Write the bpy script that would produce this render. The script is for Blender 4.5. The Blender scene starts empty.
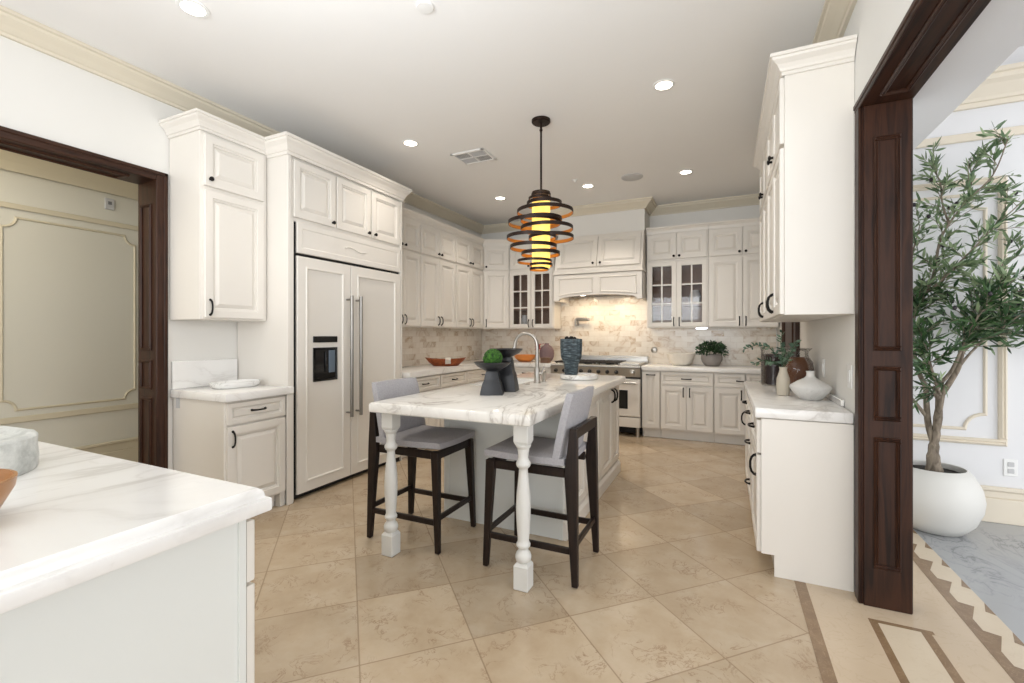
import bpy, bmesh, math, random
from mathutils import Vector, Matrix, noise
random.seed(7)
PI = math.pi
SC = bpy.context.scene
COL = SC.collection

# ------------------------------------------------------------------ camera, sky, daylight, exposure
cam_d = bpy.data.cameras.new('camera'); cam = bpy.data.objects.new('camera', cam_d); COL.objects.link(cam)
cam.location = (0, 0, 1.31)
cam.rotation_euler = (PI/2, 0, math.atan2(213, 455))
cam_d.sensor_width = 36.0; cam_d.lens = 455/1024*36; cam_d.shift_y = -6.5/1024
cam_d.clip_start = 0.02
SC.camera = cam
SC.view_settings.view_transform = 'Standard'; SC.view_settings.look = 'None'
SC.view_settings.exposure = 0.36; SC.view_settings.gamma = 1.0
SC.view_settings.use_curve_mapping = False
w = bpy.data.worlds.new('sky'); SC.world = w; w.use_nodes = True
w.node_tree.nodes['Background'].inputs[0].default_value = (0.97, 0.98, 1.0, 1)
w.node_tree.nodes['Background'].inputs[1].default_value = 1.1

def area(name, loc, target, sx, sy, power, color):
    l = bpy.data.lights.new(name, 'AREA'); l.shape = 'RECTANGLE'; l.size = sx; l.size_y = sy
    l.energy = power; l.color = color
    o = bpy.data.objects.new(name, l); COL.objects.link(o); o.location = loc
    o.rotation_euler = (Vector(target) - Vector(loc)).to_track_quat('-Z', 'Y').to_euler()
    return o
# daylight from the windows of the room behind the camera and of the hall on the right; added ceiling fill; left hall lamp
area('daylight_behind', (-1.4, -5.6, 1.2), (-1.4, 3, 2.5), 6.0, 2.8, 138, (0.96, 0.985, 1.0))
area('ceiling_fill', (-1.2, 0.2, 2.0), (-1.2, 1.2, 3.6), 1.2, 1.2, 42, (0.90, 0.95, 1.0))  # added unseen fill aimed upward, no source of this room; brightens the ceiling
area('daylight_right', (5.2, 1.6, 1.7), (0.9, 3.0, 1.2), 3.0, 2.4, 74, (0.97, 0.98, 1.0))
area('hall_lamp', (-4.5, 1.2, 3.0), (-4.6, 1.6, 0), 0.7, 2.5, 22, (1.0, 0.90, 0.72))

# ------------------------------------------------------------------ materials
def lin(c):
    r = []
    for v in c:
        v /= 255.0
        r.append(v/12.92 if v <= 0.04045 else ((v+0.055)/1.055)**2.4)
    return (r[0], r[1], r[2], 1)
class NT:
    def __init__(s, name):
        s.m = bpy.data.materials.new(name); s.m.use_nodes = True
        s.t = s.m.node_tree; s.b = s.t.nodes['Principled BSDF']
    def n(s, typ, **kw):
        nd = s.t.nodes.new(typ)
        for k, v in kw.items():
            if k.startswith('i_'):
                key = k[2:]; key = int(key) if key.isdigit() else key.replace('_', ' ')
                if hasattr(v, 'links') or hasattr(v, 'is_linked'): s.t.links.new(v, nd.inputs[key])
                else: nd.inputs[key].default_value = v
            else: setattr(nd, k, v)
        return nd
    def link(s, a, b): s.t.links.new(a, b)
    def math(s, op, a, b=None, c=None):
        nd = s.t.nodes.new('ShaderNodeMath'); nd.operation = op
        for i, v in enumerate((a, b, c)):
            if v is None: continue
            if hasattr(v, 'is_linked'): s.t.links.new(v, nd.inputs[i])
            else: nd.inputs[i].default_value = v
        return nd.outputs[0]
    def mix(s, f, a, b):
        nd = s.t.nodes.new('ShaderNodeMix'); nd.data_type = 'RGBA'
        for i, v in ((0, f), (6, a), (7, b)):
            if hasattr(v, 'is_linked'): s.t.links.new(v, nd.inputs[i])
            else: nd.inputs[i].default_value = v
        return nd.outputs[2]
    def ramp(s, fac, stops):
        nd = s.t.nodes.new('ShaderNodeValToRGB'); e = nd.color_ramp.elements
        while len(e) < len(stops): e.new(0.5)
        for el, (p, c) in zip(e, stops): el.position = p; el.color = c
        s.t.links.new(fac, nd.inputs[0]); return nd.outputs[0]
    def coord(s, scale=(1, 1, 1), rot=(0, 0, 0), loc=(0, 0, 0), which='Object'):
        tc = s.t.nodes.new('ShaderNodeTexCoord'); mp = s.t.nodes.new('ShaderNodeMapping')
        s.t.links.new(tc.outputs[which], mp.inputs[0])
        mp.inputs['Scale'].default_value = scale; mp.inputs['Rotation'].default_value = rot; mp.inputs['Location'].default_value = loc
        return mp.outputs[0]
    def noise(s, vec, scale, detail=4, dist=0, rough=0.5):
        nd = s.t.nodes.new('ShaderNodeTexNoise'); s.t.links.new(vec, nd.inputs['Vector'])
        nd.inputs['Scale'].default_value = scale; nd.inputs['Detail'].default_value = detail
        nd.inputs['Distortion'].default_value = dist; nd.inputs['Roughness'].default_value = rough
        return nd.outputs[0]
    def bump(s, h, strength=0.2, dist=0.002):
        nd = s.t.nodes.new('ShaderNodeBump'); nd.inputs['Strength'].default_value = strength; nd.inputs['Distance'].default_value = dist
        s.t.links.new(h, nd.inputs['Height']); s.t.links.new(nd.outputs[0], s.b.inputs['Normal'])
    def out(s, color=None, rough=None, metal=None, spec=None):
        for key, v in (('Base Color', color), ('Roughness', rough), ('Metallic', metal), ('Specular IOR Level', spec)):
            if v is None: continue
            if hasattr(v, 'is_linked'): s.t.links.new(v, s.b.inputs[key])
            else: s.b.inputs[key].default_value = v
        return s.m
MT = {}
def plain(name, rgb, rough=0.5, metal=0, spec=0.5, var=0.03, vs=3.0):
    a = NT(name); c = lin(rgb); k = a.noise(a.coord(), vs, 3)
    lo = tuple(x*(1-var) for x in c[:3])+(1,); hi = tuple(min(1, x*(1+var)) for x in c[:3])+(1,)
    MT[name] = a.out(a.mix(k, lo, hi), rough, metal, spec); return MT[name]
plain('cabinet_paint', (228, 223, 215), 0.38, var=0.012)
plain('island_paint', (222, 224, 220), 0.4, var=0.012)
plain('wall_paint', (227, 225, 220), 0.7, var=0.01)
plain('ceiling_paint', (240, 239, 237), 0.8, var=0.01)
plain('beige_trim', (217, 208, 189), 0.5, var=0.02)
plain('pale_trim', (224, 214, 196), 0.5, var=0.02)
plain('hall_trim', (207, 198, 174), 0.5, var=0.02)
plain('hall_paint', (216, 213, 200), 0.7, var=0.01)
plain('right_paint', (225, 225, 226), 0.7, var=0.01)
plain('black_iron', (20, 17, 16), 0.4, 0.6)
plain('dark_gap', (18, 17, 17), 0.6)
plain('steel', (190, 188, 184), 0.28, 1.0, vs=20)
plain('fridge_steel', (150, 147, 142), 0.36, 1.0, vs=20)
plain('brushed_steel', (176, 172, 166), 0.35, 1.0, vs=20)
plain('slate_plastic', (96, 110, 124), 0.3)
plain('black_glass', (14, 15, 17), 0.08)
plain('cast_iron', (28, 24, 24), 0.55, 0.3)
plain('bronze', (42, 29, 23), 0.42, 0.55, var=0.15, vs=14)
plain('gold_leaf', (214, 140, 62), 0.42, 0.35, var=0.15, vs=18)
plain('white_plastic', (236, 236, 234), 0.35)
plain('grey_plastic', (196, 196, 196), 0.5)
plain('vent_dark', (118, 118, 120), 0.6)
plain('interior_wood', (150, 122, 104), 0.55, var=0.08)
plain('porcelain', (238, 238, 236), 0.15)
plain('ivory_ceramic', (230, 224, 213), 0.35)
plain('black_satin', (22, 23, 27), 0.38, var=0.12, vs=20)
plain('grey_ceramic', (142, 136, 132), 0.6, var=0.08, vs=15)
plain('soil', (30, 26, 22), 0.95, var=0.3, vs=60)
plain('pot_white', (216, 215, 210), 0.5, var=0.02)
plain('beige_stoneware', (192, 183, 166), 0.75, var=0.06, vs=18)
plain('coffee_beans', (48, 32, 30), 0.6, var=0.4, vs=120)
plain('brown_lentils', (116, 72, 44), 0.6, var=0.35, vs=140)
plain('mauve_stoneware', (112, 90, 92), 0.6, var=0.25, vs=30)
plain('red_petal', (158, 60, 58), 0.5, var=0.2, vs=30)
plain('olive_fruit', (34, 26, 34), 0.35)
plain('orange_wood', (206, 126, 52), 0.4, var=0.15, vs=12)
plain('horn_brown', (166, 118, 74), 0.35, var=0.22, vs=9)
plain('walnut_block', (104, 76, 58), 0.55, var=0.2, vs=14)
a = NT('stone_tray'); v_ = a.coord(); k_ = a.noise(v_, 14, 6, 0.4, 0.65); MT['stone_tray'] = a.out(a.ramp(k_, [(0.3, lin((172, 174, 170))), (0.6, lin((214, 215, 210)))]), 0.7); a.bump(a.noise(v_, 45, 5), 0.7, 0.006)

def wood(name, dark, mid, scale, rough=0.35):
    a = NT(name); v = a.coord(scale)
    n1 = a.noise(v, 1.0, 6, 1.2); n2 = a.noise(a.coord((3, 3, 3)), 1.0, 3)
    f = a.math('ADD', a.math('MULTIPLY', n1, 0.75), a.math('MULTIPLY', n2, 0.25))
    c = a.ramp(f, [(0.33, lin(dark)), (0.52, lin(mid)), (0.68, lin(dark))])
    MT[name] = a.out(c, rough, spec=0.28); a.bump(n1, 0.1)
wood('mahogany_upright', (27, 14, 9), (60, 35, 22), (26, 26, 1.6), 0.42)
wood('mahogany_beam', (27, 14, 9), (60, 35, 22), (26, 1.6, 26), 0.42)
wood('wenge', (18, 12, 10), (38, 27, 22), (30, 30, 3), 0.4)
wood('salad_bowl_wood', (96, 44, 22), (160, 84, 44), (8, 20, 20), 0.3)

def marble(name, base, vein, scale=1.0, warm=(224, 214, 198), rough=0.12, amount=1.0):
    a = NT(name); v = a.coord((scale, scale*0.6, scale), (0, 0, 0.6))
    n1 = a.noise(v, 1.3, 7, 1.6, 0.55)
    d = a.math('ABSOLUTE', a.math('SUBTRACT', n1, 0.5))
    msk = a.noise(v, 0.9, 2)
    t = a.math('MULTIPLY', a.ramp(d, [(0.0, (1, 1, 1, 1)), (0.022, (0.25, 0.25, 0.25, 1)), (0.07, (0, 0, 0, 1))]),
               a.ramp(msk, [(0.42, (0, 0, 0, 1)), (0.62, (1, 1, 1, 1))]))
    n3 = a.noise(v, 5.0, 6, 0.8)
    d3 = a.math('ABSOLUTE', a.math('SUBTRACT', n3, 0.5))
    t3 = a.math('MULTIPLY', a.ramp(d3, [(0.0, (0.5, 0.5, 0.5, 1)), (0.03, (0, 0, 0, 1))]), a.ramp(msk, [(0.5, (0, 0, 0, 1)), (0.66, (1, 1, 1, 1))]))
    n2 = a.noise(v, 0.8, 4, 0.6)
    c0 = a.mix(a.math('MULTIPLY', n2, 0.5), lin(base), lin(warm))
    f = a.math('MULTIPLY', a.math('MAXIMUM', t, t3), amount)
    MT[name] = a.out(a.mix(f, c0, lin(vein)), rough)
marble('counter_marble', (240, 239, 237), (168, 160, 152), 1.3, (234, 230, 223), amount=0.45)
marble('island_marble', (240, 238, 234), (150, 140, 130), 1.5, (230, 224, 212), amount=0.7)
marble('tray_marble', (240, 240, 238), (150, 146, 142), 6.0, (232, 230, 226), amount=0.7)
marble('grey_marble', (160, 162, 164), (122, 124, 128), 3.0, (186, 188, 190), 0.2, 0.9)
marble('pale_stone', (212, 210, 206), (176, 172, 168), 10.0, (200, 196, 190), 0.8, 0.6)

# floor: polished cream marble tiles laid on the diagonal
def tile_floor():
    a = NT('floor_tiles'); tc = a.t.nodes.new('ShaderNodeTexCoord')
    sp = a.n('ShaderNodeSeparateXYZ', i_0=tc.outputs['Object']); x, y = sp.outputs[0], sp.outputs[1]
    P = 0.4645; r2 = 1/math.sqrt(2)
    p = a.math('DIVIDE', a.math('SUBTRACT', a.math('MULTIPLY', a.math('ADD', x, y), r2), 0.046-10*P), P)
    q = a.math('DIVIDE', a.math('SUBTRACT', a.math('MULTIPLY', a.math('SUBTRACT', y, x), r2), 1.902-10*P), P)
    fp, fq = a.math('FRACT', p), a.math('FRACT', q); ip, iq = a.math('FLOOR', p), a.math('FLOOR', q)
    ep = a.math('MINIMUM', fp, a.math('SUBTRACT', 1.0, fp)); eq = a.math('MINIMUM', fq, a.math('SUBTRACT', 1.0, fq))
    e = a.math('MINIMUM', ep, eq)
    idv = a.n('ShaderNodeCombineXYZ', i_0=ip, i_1=iq)
    wn = a.n('ShaderNodeTexWhiteNoise', i_0=idv.outputs[0]); wn.noise_dimensions = '3D'
    off = a.n('ShaderNodeVectorMath', operation='SCALE', i_0=wn.outputs['Color']); off.inputs['Scale'].default_value = 20
    v = a.n('ShaderNodeVectorMath', operation='ADD', i_0=tc.outputs['Object'], i_1=off.outputs[0]).outputs[0]
    n1 = a.noise(v, 4.0, 7, 0.2, 0.62)
    c = a.ramp(n1, [(0.25, lin((182, 160, 132))), (0.5, lin((195, 175, 148))), (0.75, lin((206, 189, 165)))])
    n2 = a.noise(v, 9.0, 7, 0.9, 0.65); d = a.math('ABSOLUTE', a.math('SUBTRACT', n2, 0.5))
    m = a.noise(v, 6.0, 3)
    vein = a.math('MULTIPLY', a.ramp(d, [(0.0, (1, 1, 1, 1)), (0.018, (0, 0, 0, 1))]), a.ramp(m, [(0.44, (0, 0, 0, 1)), (0.6, (1, 1, 1, 1))]))
    c = a.mix(a.math('MULTIPLY', vein, 0.75), c, lin((140, 108, 80)))
    val = a.math('ADD', 0.82, a.math('MULTIPLY', wn.outputs['Value'], 0.2))
    hsv = a.n('ShaderNodeHueSaturation', i_Color=c, i_Value=val)
    g = a.ramp(e, [(0.0, (1, 1, 1, 1)), (0.0055, (1, 1, 1, 1)), (0.008, (0, 0, 0, 1))])
    col = a.mix(a.math('MULTIPLY', g, 0.6), hsv.outputs[0], lin((128, 104, 78)))
    MT['floor_tiles'] = a.out(col, a.math('ADD', 0.13, a.math('MULTIPLY', n1, 0.12)))
tile_floor()
def stone(name, lo, hi, vein, rough=0.2, sc=3.0):
    a = NT(name); v = a.coord(); n1 = a.noise(v, sc, 6, 0.5, 0.6)
    c = a.mix(n1, lin(lo), lin(hi)); n2 = a.noise(v, sc*2.4, 5, 1.4); d = a.math('ABSOLUTE', a.math('SUBTRACT', n2, 0.5))
    t = a.ramp(d, [(0.0, (0.22, 0.22, 0.22, 1)), (0.016, (0, 0, 0, 1))])
    MT[name] = a.out(a.mix(t, c, lin(vein)), rough)
stone('cream_marble', (196, 176, 150), (212, 194, 170), (172, 146, 114))
stone('brown_marble', (112, 88, 66), (160, 134, 104), (206, 180, 146), sc=9)
stone('pale_mosaic', (206, 190, 166), (220, 206, 184), (190, 168, 138), sc=6)

def splash(name, horiz):
    a = NT(name); tc = a.t.nodes.new('ShaderNodeTexCoord'); sp = a.n('ShaderNodeSeparateXYZ', i_0=tc.outputs['Object'])
    u, z = sp.outputs[horiz], sp.outputs[2]; W, Hh = 0.152, 0.076
    row = a.math('DIVIDE', z, Hh); ir = a.math('FLOOR', row); fr = a.math('FRACT', row)
    sh = a.math('MULTIPLY', a.math('MODULO', ir, 2.0), 0.5)
    cu = a.math('ADD', a.math('DIVIDE', a.math('ADD', u, 20.0), W), sh); ic = a.math('FLOOR', cu); fc = a.math('FRACT', cu)
    e = a.math('MINIMUM', a.math('MULTIPLY', a.math('MINIMUM', fr, a.math('SUBTRACT', 1.0, fr)), Hh), a.math('MULTIPLY', a.math('MINIMUM', fc, a.math('SUBTRACT', 1.0, fc)), W))
    idv = a.n('ShaderNodeCombineXYZ', i_0=ic, i_1=ir); wn = a.n('ShaderNodeTexWhiteNoise', i_0=idv.outputs[0])
    off = a.n('ShaderNodeVectorMath', operation='SCALE', i_0=wn.outputs['Color']); off.inputs['Scale'].default_value = 12
    v = a.n('ShaderNodeVectorMath', operation='ADD', i_0=tc.outputs['Object'], i_1=off.outputs[0]).outputs[0]
    n1 = a.noise(v, 3.2, 4, 1.2, 0.5); d = a.math('ABSOLUTE', a.math('SUBTRACT', n1, 0.5))
    vein = a.ramp(d, [(0.0, (1, 1, 1, 1)), (0.02, (0.45, 0.45, 0.45, 1)), (0.09, (0, 0, 0, 1))])
    gate = a.ramp(wn.outputs['Value'], [(0.35, (0.15, 0.15, 0.15, 1)), (0.85, (1, 1, 1, 1))])
    base = a.mix(a.math('MULTIPLY', wn.outputs['Value'], 0.8), lin((236, 229, 218)), lin((224, 214, 200)))
    tint = a.mix(a.noise(v, 1.2, 2), lin((194, 152, 96)), lin((170, 156, 140)))
    c = a.mix(a.math('MULTIPLY', a.math('MULTIPLY', vein, gate), 0.85), base, tint)
    g = a.ramp(e, [(0.0, (1, 1, 1, 1)), (0.001, (1, 1, 1, 1)), (0.002, (0, 0, 0, 1))])
    MT[name] = a.out(a.mix(a.math('MULTIPLY', g, 0.35), c, lin((190, 178, 160))), 0.22)
splash('splash_back', 0); splash('splash_side', 1)

def fabric():
    a = NT('grey_fabric'); v = a.coord(); n = a.noise(v, 420, 2); k = a.noise(v, 90, 2)
    c = a.mix(a.math('ADD', a.math('MULTIPLY', n, 0.6), a.math('MULTIPLY', k, 0.4)), lin((130, 128, 132)), lin((196, 194, 197)))
    MT['grey_fabric'] = a.out(c, 0.95, spec=0.2); a.bump(n, 0.3, 0.001)
fabric()
def leafm(name, lo, hi, rough=0.45):
    a = NT(name); g = a.t.nodes.new('ShaderNodeNewGeometry')
    MT[name] = a.out(a.mix(g.outputs['Random Per Island'], lin(lo), lin(hi)), rough)
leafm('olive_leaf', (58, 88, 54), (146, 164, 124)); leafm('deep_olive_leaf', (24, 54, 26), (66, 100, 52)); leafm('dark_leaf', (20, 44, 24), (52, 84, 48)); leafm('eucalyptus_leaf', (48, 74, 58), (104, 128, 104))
def bark():
    a = NT('bark'); n = a.noise(a.coord((30, 30, 12)), 1, 5, 1); MT['bark'] = a.out(a.ramp(n, [(0.35, lin((92, 82, 70))), (0.65, lin((150, 138, 122)))]), 0.9); a.bump(n, 0.6, 0.006)
bark()
def moss():
    a = NT('moss'); n = a.noise(a.coord(), 60, 4); MT['moss'] = a.out(a.ramp(n, [(0.35, lin((16, 44, 10))), (0.65, lin((64, 112, 30)))]), 0.9); a.bump(n, 0.8, 0.01)
moss()
def teal():
    a = NT('teal_glaze'); n = a.noise(a.coord((22, 22, 90)), 1, 4, 0.5)
    MT['teal_glaze'] = a.out(a.ramp(n, [(0.35, lin((30, 38, 44))), (0.55, lin((62, 78, 86))), (0.7, lin((112, 126, 130)))]), 0.5); a.bump(n, 0.6, 0.006)
teal()
def emit(name, rgb, strength, tex=False):
    a = NT(name); c = lin(rgb)
    a.b.inputs['Base Color'].default_value = c; a.b.inputs['Emission Strength'].default_value = strength
    if tex: a.link(a.mix(a.noise(a.coord((20, 20, 3)), 1, 3), lin((186, 148, 40)), lin((250, 238, 150))), a.b.inputs['Emission Color'])
    else: a.b.inputs['Emission Color'].default_value = c
    MT[name] = a.m
emit('lamp_lens', (255, 246, 228), 9.0); emit('amber_glow', (255, 214, 80), 1.0, True); emit('under_lamp', (235, 242, 255), 5.0)
emit('display_blue', (60, 84, 110), 0.25)
def glass(name, tint=(1, 1, 1, 1), fac=0.1):
    a = NT(name); t = a.n('ShaderNodeBsdfTransparent', i_Color=tint); g = a.n('ShaderNodeBsdfGlossy', i_Roughness=0.03)
    fr = a.n('ShaderNodeFresnel', i_IOR=1.45); f = a.math('MULTIPLY', fr.outputs[0], 0.5); f = a.math('MAXIMUM', f, fac)
    mx = a.n('ShaderNodeMixShader', i_0=f, i_1=t.outputs[0], i_2=g.outputs[0])
    a.link(mx.outputs[0], a.t.nodes['Material Output'].inputs[0]); MT[name] = a.m
glass('pane_glass', (0.95, 0.95, 0.95, 1), 0.015); glass('jar_glass', (0.93, 0.93, 0.93, 1), 0.02)

# ------------------------------------------------------------------ mesh builder
class MB:
    def __init__(s): s.bm = bmesh.new()
    def box(s, x0, x1, y0, y1, z0, z1, b=0.0, seg=1):
        r = bmesh.ops.create_cube(s.bm, size=1.0)
        sx, sy, sz = x1-x0, y1-y0, z1-z0
        for v in r['verts']: v.co = Vector((x0+(v.co.x+.5)*sx, y0+(v.co.y+.5)*sy, z0+(v.co.z+.5)*sz))
        if b > 0:
            ed = list({e for v in r['verts'] for e in v.link_edges})
            bmesh.ops.bevel(s.bm, geom=ed, offset=b, segments=seg, profile=0.5, affect='EDGES')
        return s
    def face(s, pts): s.bm.faces.new([s.bm.verts.new(p) for p in pts]); return s
    def rings(s, rings, cap0=True, cap1=True, close=True):
        vs = [[s.bm.verts.new(p) for p in r] for r in rings]
        for a, b in zip(vs, vs[1:]):
            n = len(a)
            for i in range(n if close else n-1):
                j = (i+1) % n; s.bm.faces.new((a[i], a[j], b[j], b[i]))
        if cap0 and len(vs[0]) > 2: s.bm.faces.new(list(reversed(vs[0])))
        if cap1 and len(vs[-1]) > 2: s.bm.faces.new(vs[-1])
        return s
    def lathe(s, prof, n=28, c=(0, 0, 0), rot=0.0, M=None, cap0=True, cap1=True):
        rr = []
        for r, z in prof:
            ring = [Vector((max(r, 1e-4)*math.cos(rot+2*PI*i/n), max(r, 1e-4)*math.sin(rot+2*PI*i/n), z)) for i in range(n)]
            rr.append([(M @ p if M else p) + Vector(c) for p in ring])
        return s.rings(rr, cap0, cap1)
    def tube(s, pts, rad, n=8):
        pts = [Vector(p) for p in pts]; rr = []
        up = Vector((0, 0, 1)); prev = None
        for i, p in enumerate(pts):
            t = (pts[min(i+1, len(pts)-1)] - pts[max(i-1, 0)]).normalized()
            if prev is None:
                a = t.cross(up if abs(t.z) < 0.9 else Vector((1, 0, 0))).normalized()
            else:
                a = (prev - t*prev.dot(t)).normalized()
            prev = a; b = t.cross(a); r = rad[i] if isinstance(rad, (list, tuple)) else rad
            rr.append([p + a*r*math.cos(2*PI*k/n) + b*r*math.sin(2*PI*k/n) for k in range(n)])
        return s.rings(rr)
    def prism(s, poly, y0, y1, f=None):
        f = f or (lambda u, v, d: (u, d, v))
        return s.rings([[Vector(f(u, v, y0)) for u, v in poly], [Vector(f(u, v, y1)) for u, v in poly]])
    def sphere(s, c, r, sub=2, sq=(1, 1, 1)):
        q = bmesh.ops.create_icosphere(s.bm, subdivisions=sub, radius=r)
        for v in q['verts']: v.co = Vector((v.co.x*sq[0]+c[0], v.co.y*sq[1]+c[1], v.co.z*sq[2]+c[2]))
        return s
    def panel(s, u0, u1, v0, v1, prof, f=None, cap=True, cap0=True):
        """concentric rectangles: (inset, out); f maps (u, v, out) to a point"""
        f = f or (lambda u, v, o: (u, -o, v)); rr = []
        for ins, o in prof:
            rr.append([Vector(f(u, v, o)) for u, v in ((u0+ins, v0+ins), (u1-ins, v0+ins), (u1-ins, v1-ins), (u0+ins, v1-ins))])
        return s.rings(rr, cap0, cap)
    def sweep(s, path, prof, side=1, closed=False):
        P = [Vector((p[0], p[1])) for p in path]; rr = []; n = len(P)
        for i, p in enumerate(P):
            def nrm(a, b):
                d = (b-a).normalized(); return Vector((d.y, -d.x))*side
            if closed: n1, n2 = nrm(P[i-1], p), nrm(p, P[(i+1) % n])
            else: n1 = nrm(P[max(i-1, 0)], P[max(i, 1)]); n2 = nrm(P[min(i, n-2)], P[min(i+1, n-1)])
            m = (n1+n2)/(1+n1.dot(n2))
            rr.append([Vector((p.x+m.x*o, p.y+m.y*o, z)) for o, z in prof])
        if closed: rr.append([v.copy() for v in rr[0]]); return s.rings(rr, False, False)
        return s.rings(rr)
    def map(s, f):
        for v in s.bm.verts: v.co = Vector(f(v.co.x, v.co.y, v.co.z))
        return s
    def build(s, name, mat, parent=None, smooth=None, loc=None, rot=None):
        bmesh.ops.remove_doubles(s.bm, verts=s.bm.verts, dist=1e-6)
        bmesh.ops.recalc_face_normals(s.bm, faces=s.bm.faces)
        me = bpy.data.meshes.new(name); s.bm.to_mesh(me); s.bm.free()
        me.materials.append(MT[mat])
        if smooth is not None:
            for p in me.polygons: p.use_smooth = True
            me.set_sharp_from_angle(angle=math.radians(smooth))
        o = bpy.data.objects.new(name, me); COL.objects.link(o)
        if parent is not None: o.parent = parent
        if loc: o.location = loc
        if rot: o.rotation_euler = rot
        return o
def tag(o, label, cat, group=None):
    o['label'] = label; o['category'] = cat
    if group: o['group'] = group
    return o
def thing(name, label, cat, loc=(0, 0, 0), rotz=0, group=None):
    o = bpy.data.objects.new(name, None); COL.objects.link(o); o.empty_display_size = 0.1
    o.location = loc; o.rotation_euler = (0, 0, rotz); return tag(o, label, cat, group)
def struct(name, mb, mat, parent=None, **k):
    o = mb.build(name, mat, parent, **k); o['kind'] = 'structure'; return o
def dup(root, loc, rotz, label):
    r = root.copy(); COL.objects.link(r); r.location = loc; r.rotation_euler = (0, 0, rotz); r['label'] = label
    for ch in list(root.children):
        c = ch.copy(); COL.objects.link(c); c.parent = r
        for g in list(ch.children):
            d = g.copy(); COL.objects.link(d); d.parent = c
    return r
def srt(x0, x1, y0, y1, z0, z1, **k): return MB().box(x0, x1, y0, y1, z0, z1, **k)

# ------------------------------------------------------------------ setting
CZ = 3.10; XL = -3.67; XR = 0.60; YB = 6.64
struct('floor', srt(-3.9, 0.60, -3.5, 6.9, -0.1, 0.0), 'floor_tiles')
struct('floor_hall', srt(-5.4, -3.9, -3.5, 6.9, -0.1, 0.0), 'cream_marble')
struct('floor_threshold', srt(0.60, 1.148, -3.5, 4.5, -0.1, 0.0), 'cream_marble')
struct('floor_right', srt(1.148, 6.0, -3.5, 4.5, -0.1, 0.0), 'grey_marble')
struct('trim_1', srt(0.334, 0.385, -3.5, 3.2, 0.0, 0.0012), 'brown_marble')
struct('floor_border', srt(0.385, 0.60, -3.5, 3.2, 0.0, 0.0008), 'cream_marble')
m = MB(); m.box(0.598, 0.630, -3.5, 2.58, 0, 0.0012); m.box(0.782, 0.818, -3.5, 2.58, 0, 0.0012); m.box(0.598, 0.83, 2.58, 2.605, 0, 0.0012)
struct('trim_2', m, 'brown_marble')
struct('floor_inset', srt(0.63, 0.782, -3.5, 2.58, 0, 0.0010), 'pale_mosaic')
m = MB(); m.box(0.99, 1.035, -3.5, 4.33, 0, 0.0016)
for k in range(26):
    y = -2.0 + k*0.24
    m.rings([[Vector((1.034, y, z)), Vector((1.034, y+0.15, z)), Vector((1.088, y+0.13, z))] for z in (0.0, 0.0016)])
    m.rings([[Vector((1.147, y+0.08, z)), Vector((1.147, y+0.19, z)), Vector((1.116, y+0.10, z))] for z in (0.0, 0.0016)])
struct('trim_3', m, 'brown_marble')
struct('floor_mosaic', srt(1.03, 1.148, -3.5, 4.33, 0, 0.0010), 'pale_mosaic')

m = MB(); m.box(XL-0.21, XL, 1.92, YB+0.1, 0, CZ); m.box(XL-0.21, XL, -3.5, 1.92, 2.47, CZ); m.box(XL-0.21, XL, -3.5, -0.6, 0, 2.47)
struct('wall_left', m, 'wall_paint')
struct('wall_back', srt(XL-0.2, 0.8, YB, YB+0.1, 0, CZ), 'wall_paint')
m = MB(); m.box(XR, 0.80, 2.84, YB, 0, CZ); m.box(XR, 0.80, -3.5, 2.84, 2.455, CZ)
struct('wall_right', m, 'wall_paint')
struct('ceiling', srt(XL-0.21, 0.80, -3.5, YB+0.1, CZ, CZ+0.1), 'ceiling_paint')
struct('ceiling_hall', srt(-5.4, XL-0.21, -3.5, 6.9, 3.02, 3.12), 'wall_paint')
struct('wall_hall', srt(-5.4, -5.3, -3.5, 6.9, 0, 3.02), 'hall_paint')
struct('wall_hall_end', srt(-5.3, XL-0.21, 6.6, 6.7, 0, 3.02), 'hall_paint')
struct('wall_right_room', srt(0.80, 6.0, 4.33, 4.43, 0, 3.4), 'right_paint')
struct('ceiling_right_room', srt(0.80, 6.0, -3.5, 4.43, 3.3, 3.4), 'right_paint')
struct('wall_soffit', srt(0.80, 1.053, -3.5, 4.33, 2.45, 3.3), 'right_paint')

# ceiling crown mouldings
CP = [(0, 2.985), (0.02, 2.985), (0.025, 3.0), (0.035, 3.005), (0.06, 3.03), (0.095, 3.06), (0.10, 3.075), (0.115, 3.08), (0.115, 3.099), (0, 3.099)]
struct('trim_4', MB().sweep([(XL, -3.5), (XL, YB), (-2.17, YB), (-2.17, 6.2), (-0.965, 6.2), (-0.965, YB), (XR, YB), (XR, -3.5)], CP), 'beige_trim')

# marble tile behind the counters
struct('wall_tile_back', srt(-3.655, 0.585, YB-0.014, YB-0.001, 0.90, 1.92), 'splash_back')
struct('wall_tile_left', srt(XL+0.001, XL+0.014, 3.90, YB-0.016, 0.90, 1.46), 'splash_side')

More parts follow.
